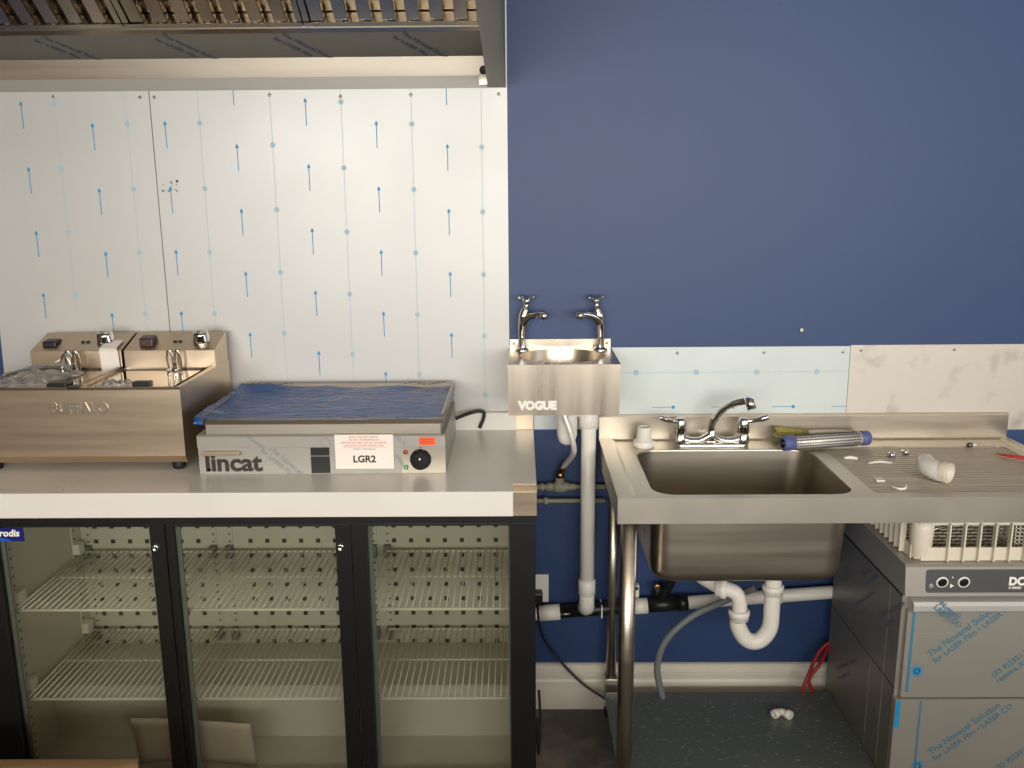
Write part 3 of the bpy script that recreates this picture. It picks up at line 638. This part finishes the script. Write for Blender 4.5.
MB().lathe([(0, .008), (.001, .013), (.014, .013), (.016, .008)], (.068, -.04, .743), (1, 0, 0), 14).build('compression_nut', 'painted_pipe', t)
t = thing('wall_waste_pipe', 'white and black waste pipe running level along the wall behind the sink legs', 'waste pipe', (.5, -.06, .38))
pz = lambda x: .364+.073*(x-.03)/.97
def seg(a, b, r, m, name, dy=0): MB().tube([(a, -.055+dy, pz(a)), (b, -.055+dy, pz(b))], r, 22).build(name, m, t)
seg(-.10, .046, .0215, 'white_plastic', 'pipe'); seg(.046, .054, .019, 'black', 'seal'); seg(.054, .121, .0255, 'white_plastic', 'coupling')
seg(.121, .37, .021, 'black', 'black_section'); seg(.355, .402, .0255, 'white_plastic', 'collar'); seg(.402, .50, .024, 'black', 'black_section'); seg(.50, .53, .026, 'black', 'black_coupling'); seg(.50, 1.30, .021, 'white_plastic', 'pipe'); seg(.805, .83, .024, 'white_plastic', 'pipe_clip')
MB().tube([(.121, -.075, .372), (.154, -.075, .374)], .004, 8).build('bolt', 'steel', t)
mb = MB(); mb.box(.252, .256, -.08, -.02, .36, .40); mb.build('flange', 'white_plastic', t)
mb = MB(); mb.box(.362, .378, -.03, -.01, .39, .45); mb.lathe([(0, .006), (.003, .006), (.003, 0)], (.370, -.03, .44), (0, -1, 0), 10, 1); mb.build('pipe_bracket', ['white_plastic', 'hole'], t)
o = MB().tube([(.445, -.05, .40), (.458, -.055, .44), (.474, -.07, .49), (.478, -.085, .57)], .016, 14, sub=5).build('black_inlet', 'black', t)
MB().lathe([(0, .011), (.01, .011), (.012, .007), (.012, 0)], (.430, -.06, .462), (0, -1, 0), 16).build('stopper', 'brass', t)
MB().tube([(.43, -.03, .40), (.437, -.045, .458)], .014, 12).build('stub', 'black', t)
# socket and plug by the fridge
t = thing('wall_socket', 'white wall socket with a black plug, low on the wall beside the fridge', 'socket', (.06, 0, .38))
MB().box(.005, .086, -.009, 0, .382, .478).build('face_plate', 'white_plastic', t, bevel=.002)
mb = MB(); mb.box(.030, .066, -.045, -.009, .388, .430); mb.build('plug', 'black', t, bevel=.006)
o = MB().tube([(.048, -.03, .386), (.050, -.03, .34), (.075, -.035, .26), (.13, -.04, .18), (.20, -.06, .115), (.27, -.08, .075)], .0045, 10, sub=8).build('black_cable', 'black'); tag(o, 'black cable drooping from the wall socket to the foot of the sink leg', 'cable')
o = MB().tube([(.046, -.40, .30), (.050, -.42, .20), (.045, -.45, .13), (.04, -.47, .19), (.041, -.46, .25)], .004, 10, sub=8).build('fridge_cable', 'black_soft'); tag(o, 'black cable looped against the right side of the fridge', 'cable')

# ============================================================ SINK UNIT
t = thing('sink_unit', 'stainless steel catering sink with right hand ribbed drainer, upstand and tubular legs', 'sink', (.87, -.29, 0))
SX0, SX1, SY0, SZ = .242, 1.512, -.578, .940
mb = MB()
bowl = rrect(.337, .862, -.540, -.132, .06, SZ-.004, 8); dr = rrect(.905, 1.452, -.532, -.108, .02, SZ-.004, 3)
mid_ = [(SX0+.050, SY0+.030, SZ-.004), (SX1-.030, SY0+.030, SZ-.004), (SX1-.030, -.040, SZ-.004), (SX0+.050, -.040, SZ-.004)]
inn = [(SX0+.040, SY0+.022, SZ), (SX1-.024, SY0+.022, SZ), (SX1-.024, -.030, SZ), (SX0+.040, -.030, SZ)]
out = [(SX0, SY0, SZ), (SX1, SY0, SZ), (SX1, -.018, SZ), (SX0, -.018, SZ)]
mb.holed(mid_, [bowl, dr]); mb.loft([out, inn, mid_], smooth=False)
low = [(x, y, SZ-.068) for x, y, z in out]; mb.loft([low, out], smooth=False)
lip = [(SX0+.012, SY0+.012, SZ-.068), (SX1-.012, SY0+.012, SZ-.068), (SX1-.012, -.03, SZ-.068), (SX0+.012, -.03, SZ-.068)]; mb.loft([lip, low], smooth=False)
top = mb.build('sink_top', 'steel_dusty', t)
MB().prism([(-.018, SZ-.03), (-.018, SZ+.068), (-.015, SZ+.075), (-.004, SZ+.075), (-.004, SZ-.03)], SX0, SX1, 'x').build('upstand', 'steel', t, bevel=.001)
mb = MB(); loops = [bowl, rrect(.339, .8605, -.538, -.134, .06, SZ-.0055, 8), rrect(.339, .860, -.538, -.134, .06, SZ-.009, 8), rrect(.339, .860, -.538, -.134, .06, SZ-.014, 8), rrect(.339, .856, -.538, -.134, .06, SZ-.05, 8), rrect(.339, .844, -.538, -.134, .06, .745, 8)]
for k in range(0, 7):
    a = k/6*pi/2; e = .035*(1-cos(a)); loops.append(rrect(.339+e, .842-e, -.538+e, -.134-e, .060-e*.4, .720-.035*sin(a), 8))
mb.loft(loops, 0, cap1=True); mb.build('sink_bowl', 'steel', t)
MB().lathe([(0, .0), (.0, .035), (.003, .04), (.003, .045)], (.726, -.32, .686), (0, 0, 1), 24).build('waste_outlet', 'chrome', t)
# ribbed drainer
mb = MB(); n = 22
def df(u, v):
    y = -.532+.424*v; x = .905+.547*u; ph_ = (v*n) % 1
    return (x, y, SZ-.010-.003*u*0+.0028*(1 if .25 < ph_ < .75 else 0)+(.002*(x-.905)))
mb.grid(df, 2, n*8, smooth=False); mb.loft([dr, rrect(.905, 1.452, -.532, -.108, .02, SZ-.011, 3)], smooth=False); mb.build('ribbed_drainer', 'steel_dusty', t)
# legs and undershelf
for x, y, h in ((.276, SY0+.038, 0), (.288, -.060, 0), (1.482, SY0+.038, 0), (1.482, -.060, 0)):
    mb = MB().tube([(x, y, .03), (x, y, SZ-.05)], .0215 if y < -.3 else .0125+.004, 24); lg = mb.build('leg', 'steel', t)
    MB().lathe([(0, .016), (.004, .02), (.03, .0215), (.032, 0)], (x, y, 0), (0, 0, 1), 18).build('foot', 'black_soft', lg)
    if y > -.3 and x < 1: MB().box(x-.02, x+.02, y-.03, y+.02, .085, .15).build('leg_bracket', 'steel', lg, bevel=.002)
mb = MB(); mb.box(.262, .983, SY0+.02, -.115, .105, .120); mb.build('undershelf', 'shelf_grey', t, bevel=.001)
# bridge mixer tap: part of the sink
mb = MB(); y = -.088
mb.loft([rrect(.470, .690, y-.018, y+.018, .017, SZ-.003, 6), rrect(.470, .690, y-.018, y+.018, .017, SZ+.004, 6), rrect(.474, .686, y-.012, y+.012, .011, SZ+.007, 6)], cap1=True)
for s_, x in ((1, .483), (-1, .674)):
    mb.lathe([(0, .019), (.018, .019), (.028, .015), (.032, .014)], (x, y, SZ+.004), (0, 0, 1), 22)
    mb.tube([(x, y, SZ+.018), (x+s_*.035, y, SZ+.010), (x+s_*.065, y, SZ+.013), (.578, y, SZ+.030)], [.013, .012, .011, .012], 14, sub=5)
mb.lathe([(0, .012), (.03, .012), (.034, .010)], (.5785, y, SZ+.012), (0, 0, 1), 20)
mx = mb.build('mixer_tap', 'chrome', t)
mb = MB(); mb.tube([(.5785, y, SZ+.034), (.5775, y-.002, SZ+.056), (.582, y-.014, SZ+.082), (.600, y-.040, SZ+.118), (.622, y-.068, SZ+.142), (.648, y-.092, SZ+.155), (.660, y-.10, SZ+.155)], [.0115, .0115, .0115, .011, .0105, .0105, .0105], 18, sub=7)
mb.tube([(.652, y-.094, SZ+.163), (.662, y-.104, SZ+.157), (.668, y-.112, SZ+.136)], [.009, .0145, .0135], 18); mb.build('spout', 'chrome', mx)
for s_, x in ((-1, .483), (1, .674)):
    mb = MB().lathe([(0, .017), (.004, .019), (.040, .0165), (.048, .013), (.049, 0)], (x, y, SZ+.034), (0, 0, 1), 20)
    mb.tube([(x, y, SZ+.072), (x+s_*.026, y-.010, SZ+.076), (x+s_*.050, y-.02, SZ+.084), (x+s_*.068, y-.026, SZ+.092)], [.009, .0065, .0095, .007], 12, sub=5); mb.build('lever_handle', 'chrome', mx)
# sink trap
t = thing('sink_trap', 'white plastic P trap hanging beneath the sink bowl', 'waste trap', (.7, -.3, .4))
ty = -.32; a = (.722, ty)
mb = MB(); mb.tube([(.722, ty, .684), (.722, ty, .52), (.720, ty, .455), (.700, ty, .418), (.674, ty, .407), (.648, ty, .420), (.628, ty, .455), (.626, ty, .475)], .0235, 22, sub=6); mb.build('u_bend', 'white_plastic', t)
mb = MB(); mb.tube([(.628, ty, .49), (.628, ty, .53), (.616, ty, .56), (.592, ty+.01, .568), (.575, ty+.02, .569)], .0215, 22, sub=6); mb.build('upper_bend', 'white_plastic', t)
for c, d, r in (((.722, ty, .586), (0, 0, -1), .031), ((.628, ty, .508), (0, 0, -1), .031), ((.592, ty+.01, .568), (-1, .3, 0), .030)):
    mb = MB().lathe([(0, r*.8), (.002, r), (.016, r), (.018, r*.92), (.030, r*.9), (.032, r*.75)], c, d, 12); mb.build('union_nut', 'white_plastic', t)
mb = MB(); mb.tube([(.575, ty+.02, .569), (.53, -.24, .578), (.49, -.15, .60), (.478, -.09, .585)], .0215, 20, sub=6); mb.build('outlet_pipe', 'white_plastic', t)
o = MB().tube([(.70, -.22, .53), (.62, -.17, .462), (.525, -.15, .400), (.450, -.15, .322), (.424, -.15, .236), (.434, -.15, .16), (.445, -.15, .122)], .0105, 14, sub=9).build('grey_drain_hose', 'grey_plastic'); tag(o, 'grey flexible drain hose curving from the sink trap down to the undershelf', 'hose')
mb = MB()
mb.tube([(1.08, -.065, .30), (1.03, -.07, .29), (.96, -.08, .25), (.905, -.125, .17), (.89, -.13, .127)], .006, 10, sub=8); mb.tube([(1.08, -.066, .275), (1.0, -.068, .262), (.945, -.12, .22), (.912, -.125, .17), (.928, -.13, .127)], .006, 10, sub=8)
o = mb.build('red_cable', 'red_cable'); tag(o, 'red cable looping out from behind the glasswasher onto the undershelf', 'cable')

# ============================================================ THINGS ON THE SINK
t = thing('plastic_pipe_cap', 'white plastic pipe cap standing on the sink deck left of the mixer tap', 'pipe fitting', (.372, -.096, SZ-.004))
mb = MB(); mb.lathe([(0, 0), (0, .029), (.003, .031), (.016, .031), (.020, .028), (.022, .0225), (.060, .0205), (.062, .019), (.062, .017), (.03, .017), (.03, 0)], (.372, -.096, SZ-.004), (0, 0, 1), 28); mb.build('cap', 'white_plastic', t)
mb = MB()
for k in range(14): a = 2*pi*k/14; mb.box(.372+.0305*cos(a)-.0015, .372+.0305*cos(a)+.0015, -.096+.0305*sin(a)-.0015, -.096+.0305*sin(a)+.0015, SZ, SZ+.012)
mb.build('grip_ridges', 'white_plastic', t)
t = thing('mesh_tube', 'perforated steel mesh tube with blue plastic ends lying across the sink corner', 'mesh tube', (.91, -.13, SZ))
A = Vector((.775, -.158, SZ+.021)); B = Vector((1.05, -.100, SZ+.021)); D = (B-A).normalized(); Lm = (B-A).length
mb = MB(); mb.tube([A+D*.02, B-D*.02], .0195, 28); mb.build('core', 'mesh', t)
mb = MB(); u = D.orthogonal().normalized(); v = D.cross(u)
for i in range(26):
    c = A+D*(.040+(Lm-.080)*i/25)
    for k in range(14):
        a_ = 2*pi*k/14; p = c+(u*cos(a_)+v*sin(a_))*.0198; mb.box(p.x-.0022, p.x+.0022, p.y-.0020, p.y+.0020, p.z-.0020, p.z+.0020)
mb.build('perforations', 'hole', t)
mb = MB(); mb.lathe([(0, .014), (0, .0215), (.004, .0225), (.034, .0225), (.036, .020)], A, D, 26); mb.lathe([(.0, .014), (.02, .013), (.02, 0)], A, D, 20, 1); mb.build('end_cap', ['blue_cap', 'black'], t)
mb = MB(); mb.lathe([(0, 0), (0, .020), (.003, .0225), (.026, .0225), (.028, .020)], B, -D, 26); mb.build('end_cap', 'blue_cap', t)
t = thing('hand_brush', 'straw coloured brush lying behind the mesh tube against the upstand', 'brush', (.87, -.045, SZ))
mb = MB()
for i in range(36):
    a_ = random.uniform(-1, 1); b_ = random.uniform(0, 1); y_ = -.048+.012*a_; mb.tube([(.785+random.uniform(-.006, .01), y_, SZ+.012+.030*b_), (.83, -.045+.006*a_, SZ+.012+.022*b_), (.90, -.042, SZ+.014+.014*b_)], .0022, 6)
mb.build('bristles', 'straw', t)
MB().tube([(.885, -.042, SZ+.021), (.98, -.04, SZ+.024), (1.04, -.04, SZ+.018)], [.010, .007, .006], 12, sub=4).build('handle', 'cream_plastic', t)
t = thing('pipe_elbow', 'white plastic pipe elbow lying on the ribbed drainer', 'pipe fitting', (1.12, -.40, SZ))
mb = MB(); mb.tube([(1.105, -.365, SZ+.030), (1.098, -.395, SZ+.024), (1.108, -.425, SZ+.021), (1.130, -.452, SZ+.020)], [.021, .024, .025, .025], 24, sub=5, caps=False)
mb.build('body', 'white_plastic', t, solid=.002)
d_ = Vector((.022, -.027, -.001)).normalized(); mb = MB(); mb.lathe([(-.02, .0275), (0, .0275), (.002, .0265), (.002, .0215), (-.02, .021), (-.022, 0)], Vector((1.130, -.452, SZ+.022)), d_, 26); mb.build('socket', 'cream_plastic', t)
GR = {'plastic_offcut': 'white plastic offcuts on the drainer', 'pipe_nut': 'steel pipe nuts on the drainer'}
def small(name, label, cat, mb, m, **k): o = mb.build(name, m, **k); tag(o, label, cat, GR.get(name)); return o
ZD = SZ-.0065
mb = MB(); mb.prism([(.946, -.438), (.968, -.437), (.968, -.412), (.947, -.413)], ZD, ZD+.005, 'z'); small('tile_piece', 'small square white tile chip on the drainer near the sink bowl', 'tile chip', mb, 'white_plastic')
mb = MB(); mb.tube([(.968, -.488, ZD+.004), (.978, -.502, ZD+.003), (.995, -.500, ZD+.004), (1.006, -.480, ZD+.007)], [.002, .004, .004, .002], 8, sub=5); small('plastic_offcut', 'curved white plastic offcut on the drainer in front of the tile chip', 'plastic scrap', mb, 'white_plastic')
mb = MB(); mb.tube([(.985, -.277, ZD+.003), (1.02, -.268, ZD+.004), (1.052, -.276, ZD+.003)], [.002, .004, .002], 8, sub=5); small('plastic_offcut', 'long thin white plastic sliver in the middle of the drainer', 'plastic scrap', mb, 'white_plastic')
mb = MB(); mb.tube([(.930, -.238, ZD+.006), (.948, -.236, ZD+.007), (.966, -.244, ZD+.006)], [.003, .006, .004], 8, sub=4); small('plastic_offcut', 'short white plastic scrap at the left edge of the drainer behind the tile chip', 'plastic scrap', mb, 'white_plastic')
for (x, y_, lab) in ((1.080, -.205, 'small steel pipe nut on the drainer, the nut nearer to the mesh tube'), (1.130, -.180, 'small round steel pipe nut on the drainer just behind the white elbow')):
    mb = MB(); mb.lathe([(0, .006), (0, .0115), (.010, .0115), (.012, .009), (.012, .006), (0, .006)], (x, y_, ZD), (0, 0, 1), 6)
    small('pipe_nut', lab, 'nut', mb, 'chrome')
mb = MB(); mb.lathe([(0, 0), (0, .008), (.012, .008), (.014, .006), (.016, 0)], (1.342, -.118, ZD+.008), (1, .1, 0), 12); mb.lathe([(.014, .005), (.026, .005), (.026, 0)], (1.342, -.118, ZD+.008), (1, .1, 0), 10, 1); small('pipe_connector', 'tiny metal and white connector at the back of the drainer', 'pipe fitting', mb, ['steel_dark', 'white_plastic'])
mb = MB(); mb.tube([(1.385, -.200, ZD+.006), (1.41, -.235, ZD+.008), (1.50, -.33, SZ+.012)], [.002, .005, .005], 10); small('red_pencil', 'thin red pencil lying over the right side of the drainer', 'pencil', mb, 'red_pen')
# elbow on the undershelf
t = thing('pipe_elbow', 'small white plastic elbow fitting lying on the grey undershelf', 'pipe fitting', (.79, -.26, .12))
mb = MB(); mb.tube([(.765, -.262, .132), (.782, -.25, .133), (.797, -.25, .133), (.814, -.27, .132)], .0105, 16, sub=5); mb.build('body', 'white_plastic', t)
mb = MB(); mb.lathe([(-.010, .0135), (.004, .0135), (.004, .008), (.0, 0)], (.767, -.262, .134), (-.8, -.6, 0), 18); mb.lathe([(-.010, .0135), (.004, .0135), (.004, .008), (.0, 0)], (.812, -.268, .134), (.6, -.8, 0), 18); mb.build('socket', 'white_plastic', t)

# ============================================================ GLASSWASHER
t = thing('glasswasher', 'steel undercounter glasswasher in printed blue protective film under the drainer', 'glasswasher', (1.21, -.32, 0))
WX0, WX1, WY = .986, 1.446, -.575
mb = MB(); mb.box(WX0, WX1, WY+.012, -.075, .03, .668)
mb.prism([(WY-.004, .672), (WY+.006, .748), (WY+.014, .754), (-.075, .754), (-.075, .672)], WX0-.002, WX1+.002, 'x', 0)
mb.prism([(WY+.012, .030), (-.075, .03), (-.075, .668), (WY+.012, .668)], WX0-.0006, WX0, 'x', 1)
# seams and print on the side
mb.box(WX0-.0012, WX0-.0006, WY+.012, -.08, .400, .403, 2); mb.box(WX0-.0012, WX0, WY+.012, -.08, .663, .6715, 2); mb.box(WX0-.0012, WX0-.0006, -.49, -.4885, .05, .666, 3); mb.box(WX0-.0012, WX0-.0006, -.40, -.399, .05, .40, 3)
SIDE = Matrix.Rotation(-pi/2, 4, 'Z') @ FRONT
for (y_, z_) in ((-.30, .60), (-.24, .47), (-.16, .22), (-.43, .53)):
    v_, f_ = text_geo('The Novacel Solution', .022, (WX0-.0010, y_, z_), SIDE @ Matrix.Rotation(radians(38), 4, 'Z')); mb.add(v_, f_, 4)
    v_, f_ = text_geo('for LASER Film', .018, (WX0-.0010, y_-.02, z_-.02), SIDE @ Matrix.Rotation(radians(38), 4, 'Z')); mb.add(v_, f_, 4)
mb.box(WX0-.0012, WX0-.0006, -.452, -.449, .19, .27, 4); mb.prism([(-.457, .265), (-.444, .265), (-.4505, .283)], WX0-.0012, WX0-.0006, 'x', 4)
mb.build('cabinet', ['film_grey', 'film_dark', 'darkline', 'seam', 'grey_ink'], t, bevel=0)
# control panel
sl = math.atan2(.010, .076); TILT = Matrix.Rotation(-sl, 4, 'X')
py = lambda z: WY-.004+(z-.672)*.010/.076
mb = MB(); 
L0 = [(x, z) for x, z, _ in [(p[0], p[1], 0) for p in rrect(1.036, WX1-.01, .682, .742, .008, 0, 5)]]
mb.loft([[(x, py(z)-.0012, z) for x, z in L0], [(x, py(z)+.001, z) for x, z in L0]], cap0=True, cap1=True, smooth=False)
yy = lambda z: py(z)-.0018
mb.prism([(1.098, .694), (1.098, .706), (1.108, .700)], yy(.700)-.0002, yy(.700)+.0004, 'y', 1)
mb.tube([(1.050+.0045*cos(2*pi*q/16), yy(.700), .700+.0045*sin(2*pi*q/16)) for q in range(16)], .0006, 6, closed=True, mi=1); mb.box(1.0495, 1.0505, yy(.702)-.0002, yy(.702)+.0004, .699, .707, 1)
mb.lathe([(0, .002), (.0006, .002), (.0006, 0)], (1.104, yy(.722), .722), (0, -1, 0), 10, 1)
txt(mb, 'DC', .030, (1.247, yy(.705), .702), bold=.05, sx=.95, mi=1); txt(mb, 'G SERIES', .0085, (1.247, yy(.692), .692), bold=.03, mi=1)
cp = mb.build('control_panel', ['panel_grey', 'white_ink'], t)
for x in (1.077, 1.132):
    mb = MB().lathe([(0, .0155), (.003, .0155), (.004, .013), (.0035, .012)], (x, py(.710)-.0012, .710), (0, -1, -.13), 26); mb.lathe([(.0, .012), (.0030, .012), (.004, .010), (.004, 0)], (x, py(.710)-.0012, .710), (0, -1, -.13), 22, 1)
    mb.build('push_button', ['white_plastic', 'black'], cp)
# door with lip handle
mb = MB(); DX0 = WX0+.010
mb.prism([(WY+.012, .666), (WY-.020, .664), (WY-.026, .655), (WY-.024, .640), (WY-.010, .631), (WY+.012, .631)], DX0+.004, WX1-.004, 'x', 0)
mb.box(DX0, WX1-.004, WY-.004, WY+.012, .385, .632, 1)
F = WY-.0045
txt(mb, 'The Novacel Solution', .0255, (1.064, F, .500), front(40), bold=.02, mi=2); txt(mb, 'for LASER Film • LASER CO', .0215, (1.079, F, .484), front(40), bold=.02, mi=2)
txt(mb, '(33 9)2351.F(...)', .0215, (1.235, F, .442), front(40), bold=.02, mi=2); txt(mb, 'registré, RCS', .020, (1.248, F, .425), front(40), bold=.02, mi=2)
txt(mb, 'LASER CO', .020, (1.048, WY-.0262, .650), front(-38), bold=.02, mi=2); txt(mb, 'Novacel', .020, (1.062, WY-.0262, .660), front(-38), bold=.02, mi=2)
for k in range(14):
    a_ = 2*pi*k/14; mb.prism([(1.033+.006*cos(a_+.5), .461+.006*sin(a_+.5)), (1.033+.022*cos(a_), .461+.022*sin(a_)), (1.033+.006*cos(a_-.5), .461+.006*sin(a_-.5))], F-.0003, F+.0003, 'y', 3)
disc_y(mb, 1.033, .461, .006, F+.0003, 3)
mb.box(DX0+.012, DX0+.019, F-.0002, F+.0005, .40, .630, 4); mb.box(DX0+.004, DX0+.0055, F-.0002, F+.0005, .39, .57, 5); mb.box(DX0+.004, 1.160, F-.0002, F+.0005, .568, .5692, 5); mb.box(1.159, 1.1602, F-.0002, F+.0005, .39, .569, 5)
mb.build('door', ['film_white', 'film_grey', 'teal_ink', 'blue_ink', 'dull_blue', 'seam'], t)
mb = MB(); mb.box(WX0-.004, WX1+.002, WY-.010, WY+.012, .02, .382)
F = WY-.0105
txt(mb, 'The Novacel Solution', .0255, (1.088, F, .218), front(40), bold=.02, mi=1); txt(mb, 'for LASER Film • LASER CO', .0215, (1.102, F, .200), front(40), bold=.02, mi=1); txt(mb, '(33 9)2351.F(...)', .0215, (1.27, F, .17), front(40), bold=.02, mi=1)
for k in range(14):
    a_ = 2*pi*k/14; mb.prism([(1.056+.006*cos(a_+.5), .185+.006*sin(a_+.5)), (1.056+.022*cos(a_), .185+.022*sin(a_)), (1.056+.006*cos(a_-.5), .185+.006*sin(a_-.5))], F-.0003, F+.0003, 'y', 2)
mb.box(WX0-.003, WX0+.010, F-.0002, F+.0005, .300, .378, 2); mb.box(WX0+.060, WX0+.065, F-.0002, F+.0005, .03, .378, 3)
mb.build('lower_panel', ['film_grey', 'teal_ink', 'blue_ink', 'dull_blue'], t)
for x, y_ in ((WX0+.04, WY+.06), (WX1-.04, WY+.06), (WX0+.04, -.12), (WX1-.04, -.12)): MB().lathe([(0, .010), (.03, .012), (.03, 0)], (x, y_, 0), (0, 0, 1), 12).build('foot', 'black_soft', t)
# ============================================================ GLASS RACK
t = thing('glass_rack', 'cream plastic glass rack sitting on top of the glasswasher', 'rack', (1.22, -.33, .755))
rx0, rx1, ry0, ry1, rz = 1.012, 1.430, -.545, -.13, .7555; rh = .105
mb = MB()
mb.box(rx0+.02, rx1-.02, ry0, ry0+.004, rz, rz+.036); mb.box(rx0+.02, rx1-.02, ry1-.004, ry1, rz, rz+.036); mb.box(rx0, rx0+.004, ry0+.02, ry1-.02, rz, rz+.036); mb.box(rx1-.004, rx1, ry0+.02, ry1-.02, rz, rz+.036)
mb.box(rx0+.01, rx1-.01, ry0, ry0+.006, rz+rh-.008, rz+rh); mb.box(rx0+.01, rx1-.01, ry1-.006, ry1, rz+rh-.008, rz+rh); mb.box(rx0, rx0+.006, ry0+.01, ry1-.01, rz+rh-.008, rz+rh); mb.box(rx1-.006, rx1, ry0+.01, ry1-.01, rz+rh-.008, rz+rh)
mb.build('frame', 'cream_plastic', t)
for x, y_ in ((rx0+.022, ry0+.022), (rx1-.022, ry0+.022), (rx0+.022, ry1-.022), (rx1-.022, ry1-.022)):
    MB().lathe([(0, 0), (0, .022), (.006, .026), (.08, .030), (rh, .030), (rh, 0)], (x+(.006 if x < 1.2 else 0), y_+(.004 if y_ < -.3 else 0), rz), (0, 0, 1), 22).build('corner_post', 'cream_plastic', t)
for yy0, yy1 in ((ry0-.012, ry0+.004), (ry1-.004, ry1+.010)):
    mb = MB()
    for i in range(9): q = 1.096+.0392*i; mb.box(q-.0018, q+.0018, yy0, yy1, rz+.001, rz+rh-.002)
    mb.build('wall_ribs', 'cream_plastic', t)
for xx0, xx1 in ((rx0-.012, rx0+.004), (rx1-.004, rx1+.010)):
    mb = MB()
    for i in range(1, 11): q = ry0+.030+(ry1-ry0-.06)*i/11; mb.box(xx0, xx1, q-.0018, q+.0018, rz+.001, rz+rh-.002)
    mb.build('wall_ribs', 'cream_plastic', t)
mb = MB()
for i in range(17):
    q = rx0+.01+(rx1-rx0-.02)*i/16; mb.box(q-.0012, q+.0012, ry0+.006, ry1-.006, rz+.002, rz+.006); q = ry0+.01+(ry1-ry0-.02)*i/16; mb.box(rx0+.006, rx1-.006, q-.0012, q+.0012, rz+.002, rz+.006)
mb.build('base_grid', 'cream_plastic', t)
# utensil holder of square mesh inside the rack
t = thing('cutlery_holder', 'small square mesh cutlery holder inside the glass rack', 'holder', (1.33, -.40, .762))
mb = MB()
for i in range(9): x = 1.295+.09*i/8; mb.box(x-.0014, x+.0014, -.500, -.497, .762, .848); mb.box(x-.0014, x+.0014, -.42, -.417, .762, .848)
for i in range(9): z_ = .762+.084*i/8; mb.box(1.295, 1.385, -.500, -.497, z_-.0014, z_+.0014); mb.box(1.295, 1.385, -.42, -.417, z_-.0014, z_+.0014); mb.box(1.2935, 1.2965, -.50, -.417, z_-.0014, z_+.0014); mb.box(1.3835, 1.3865, -.50, -.417, z_-.0014, z_+.0014)
mb.build('mesh_walls', 'cream_plastic', t)
mb = MB(); mb.tube([(1.10, -.40, .775), (1.27, -.33, .790)], .004, 8); o = mb.build('steel_rod', 'steel'); tag(o, 'thin steel rod lying inside the glass rack', 'rod')
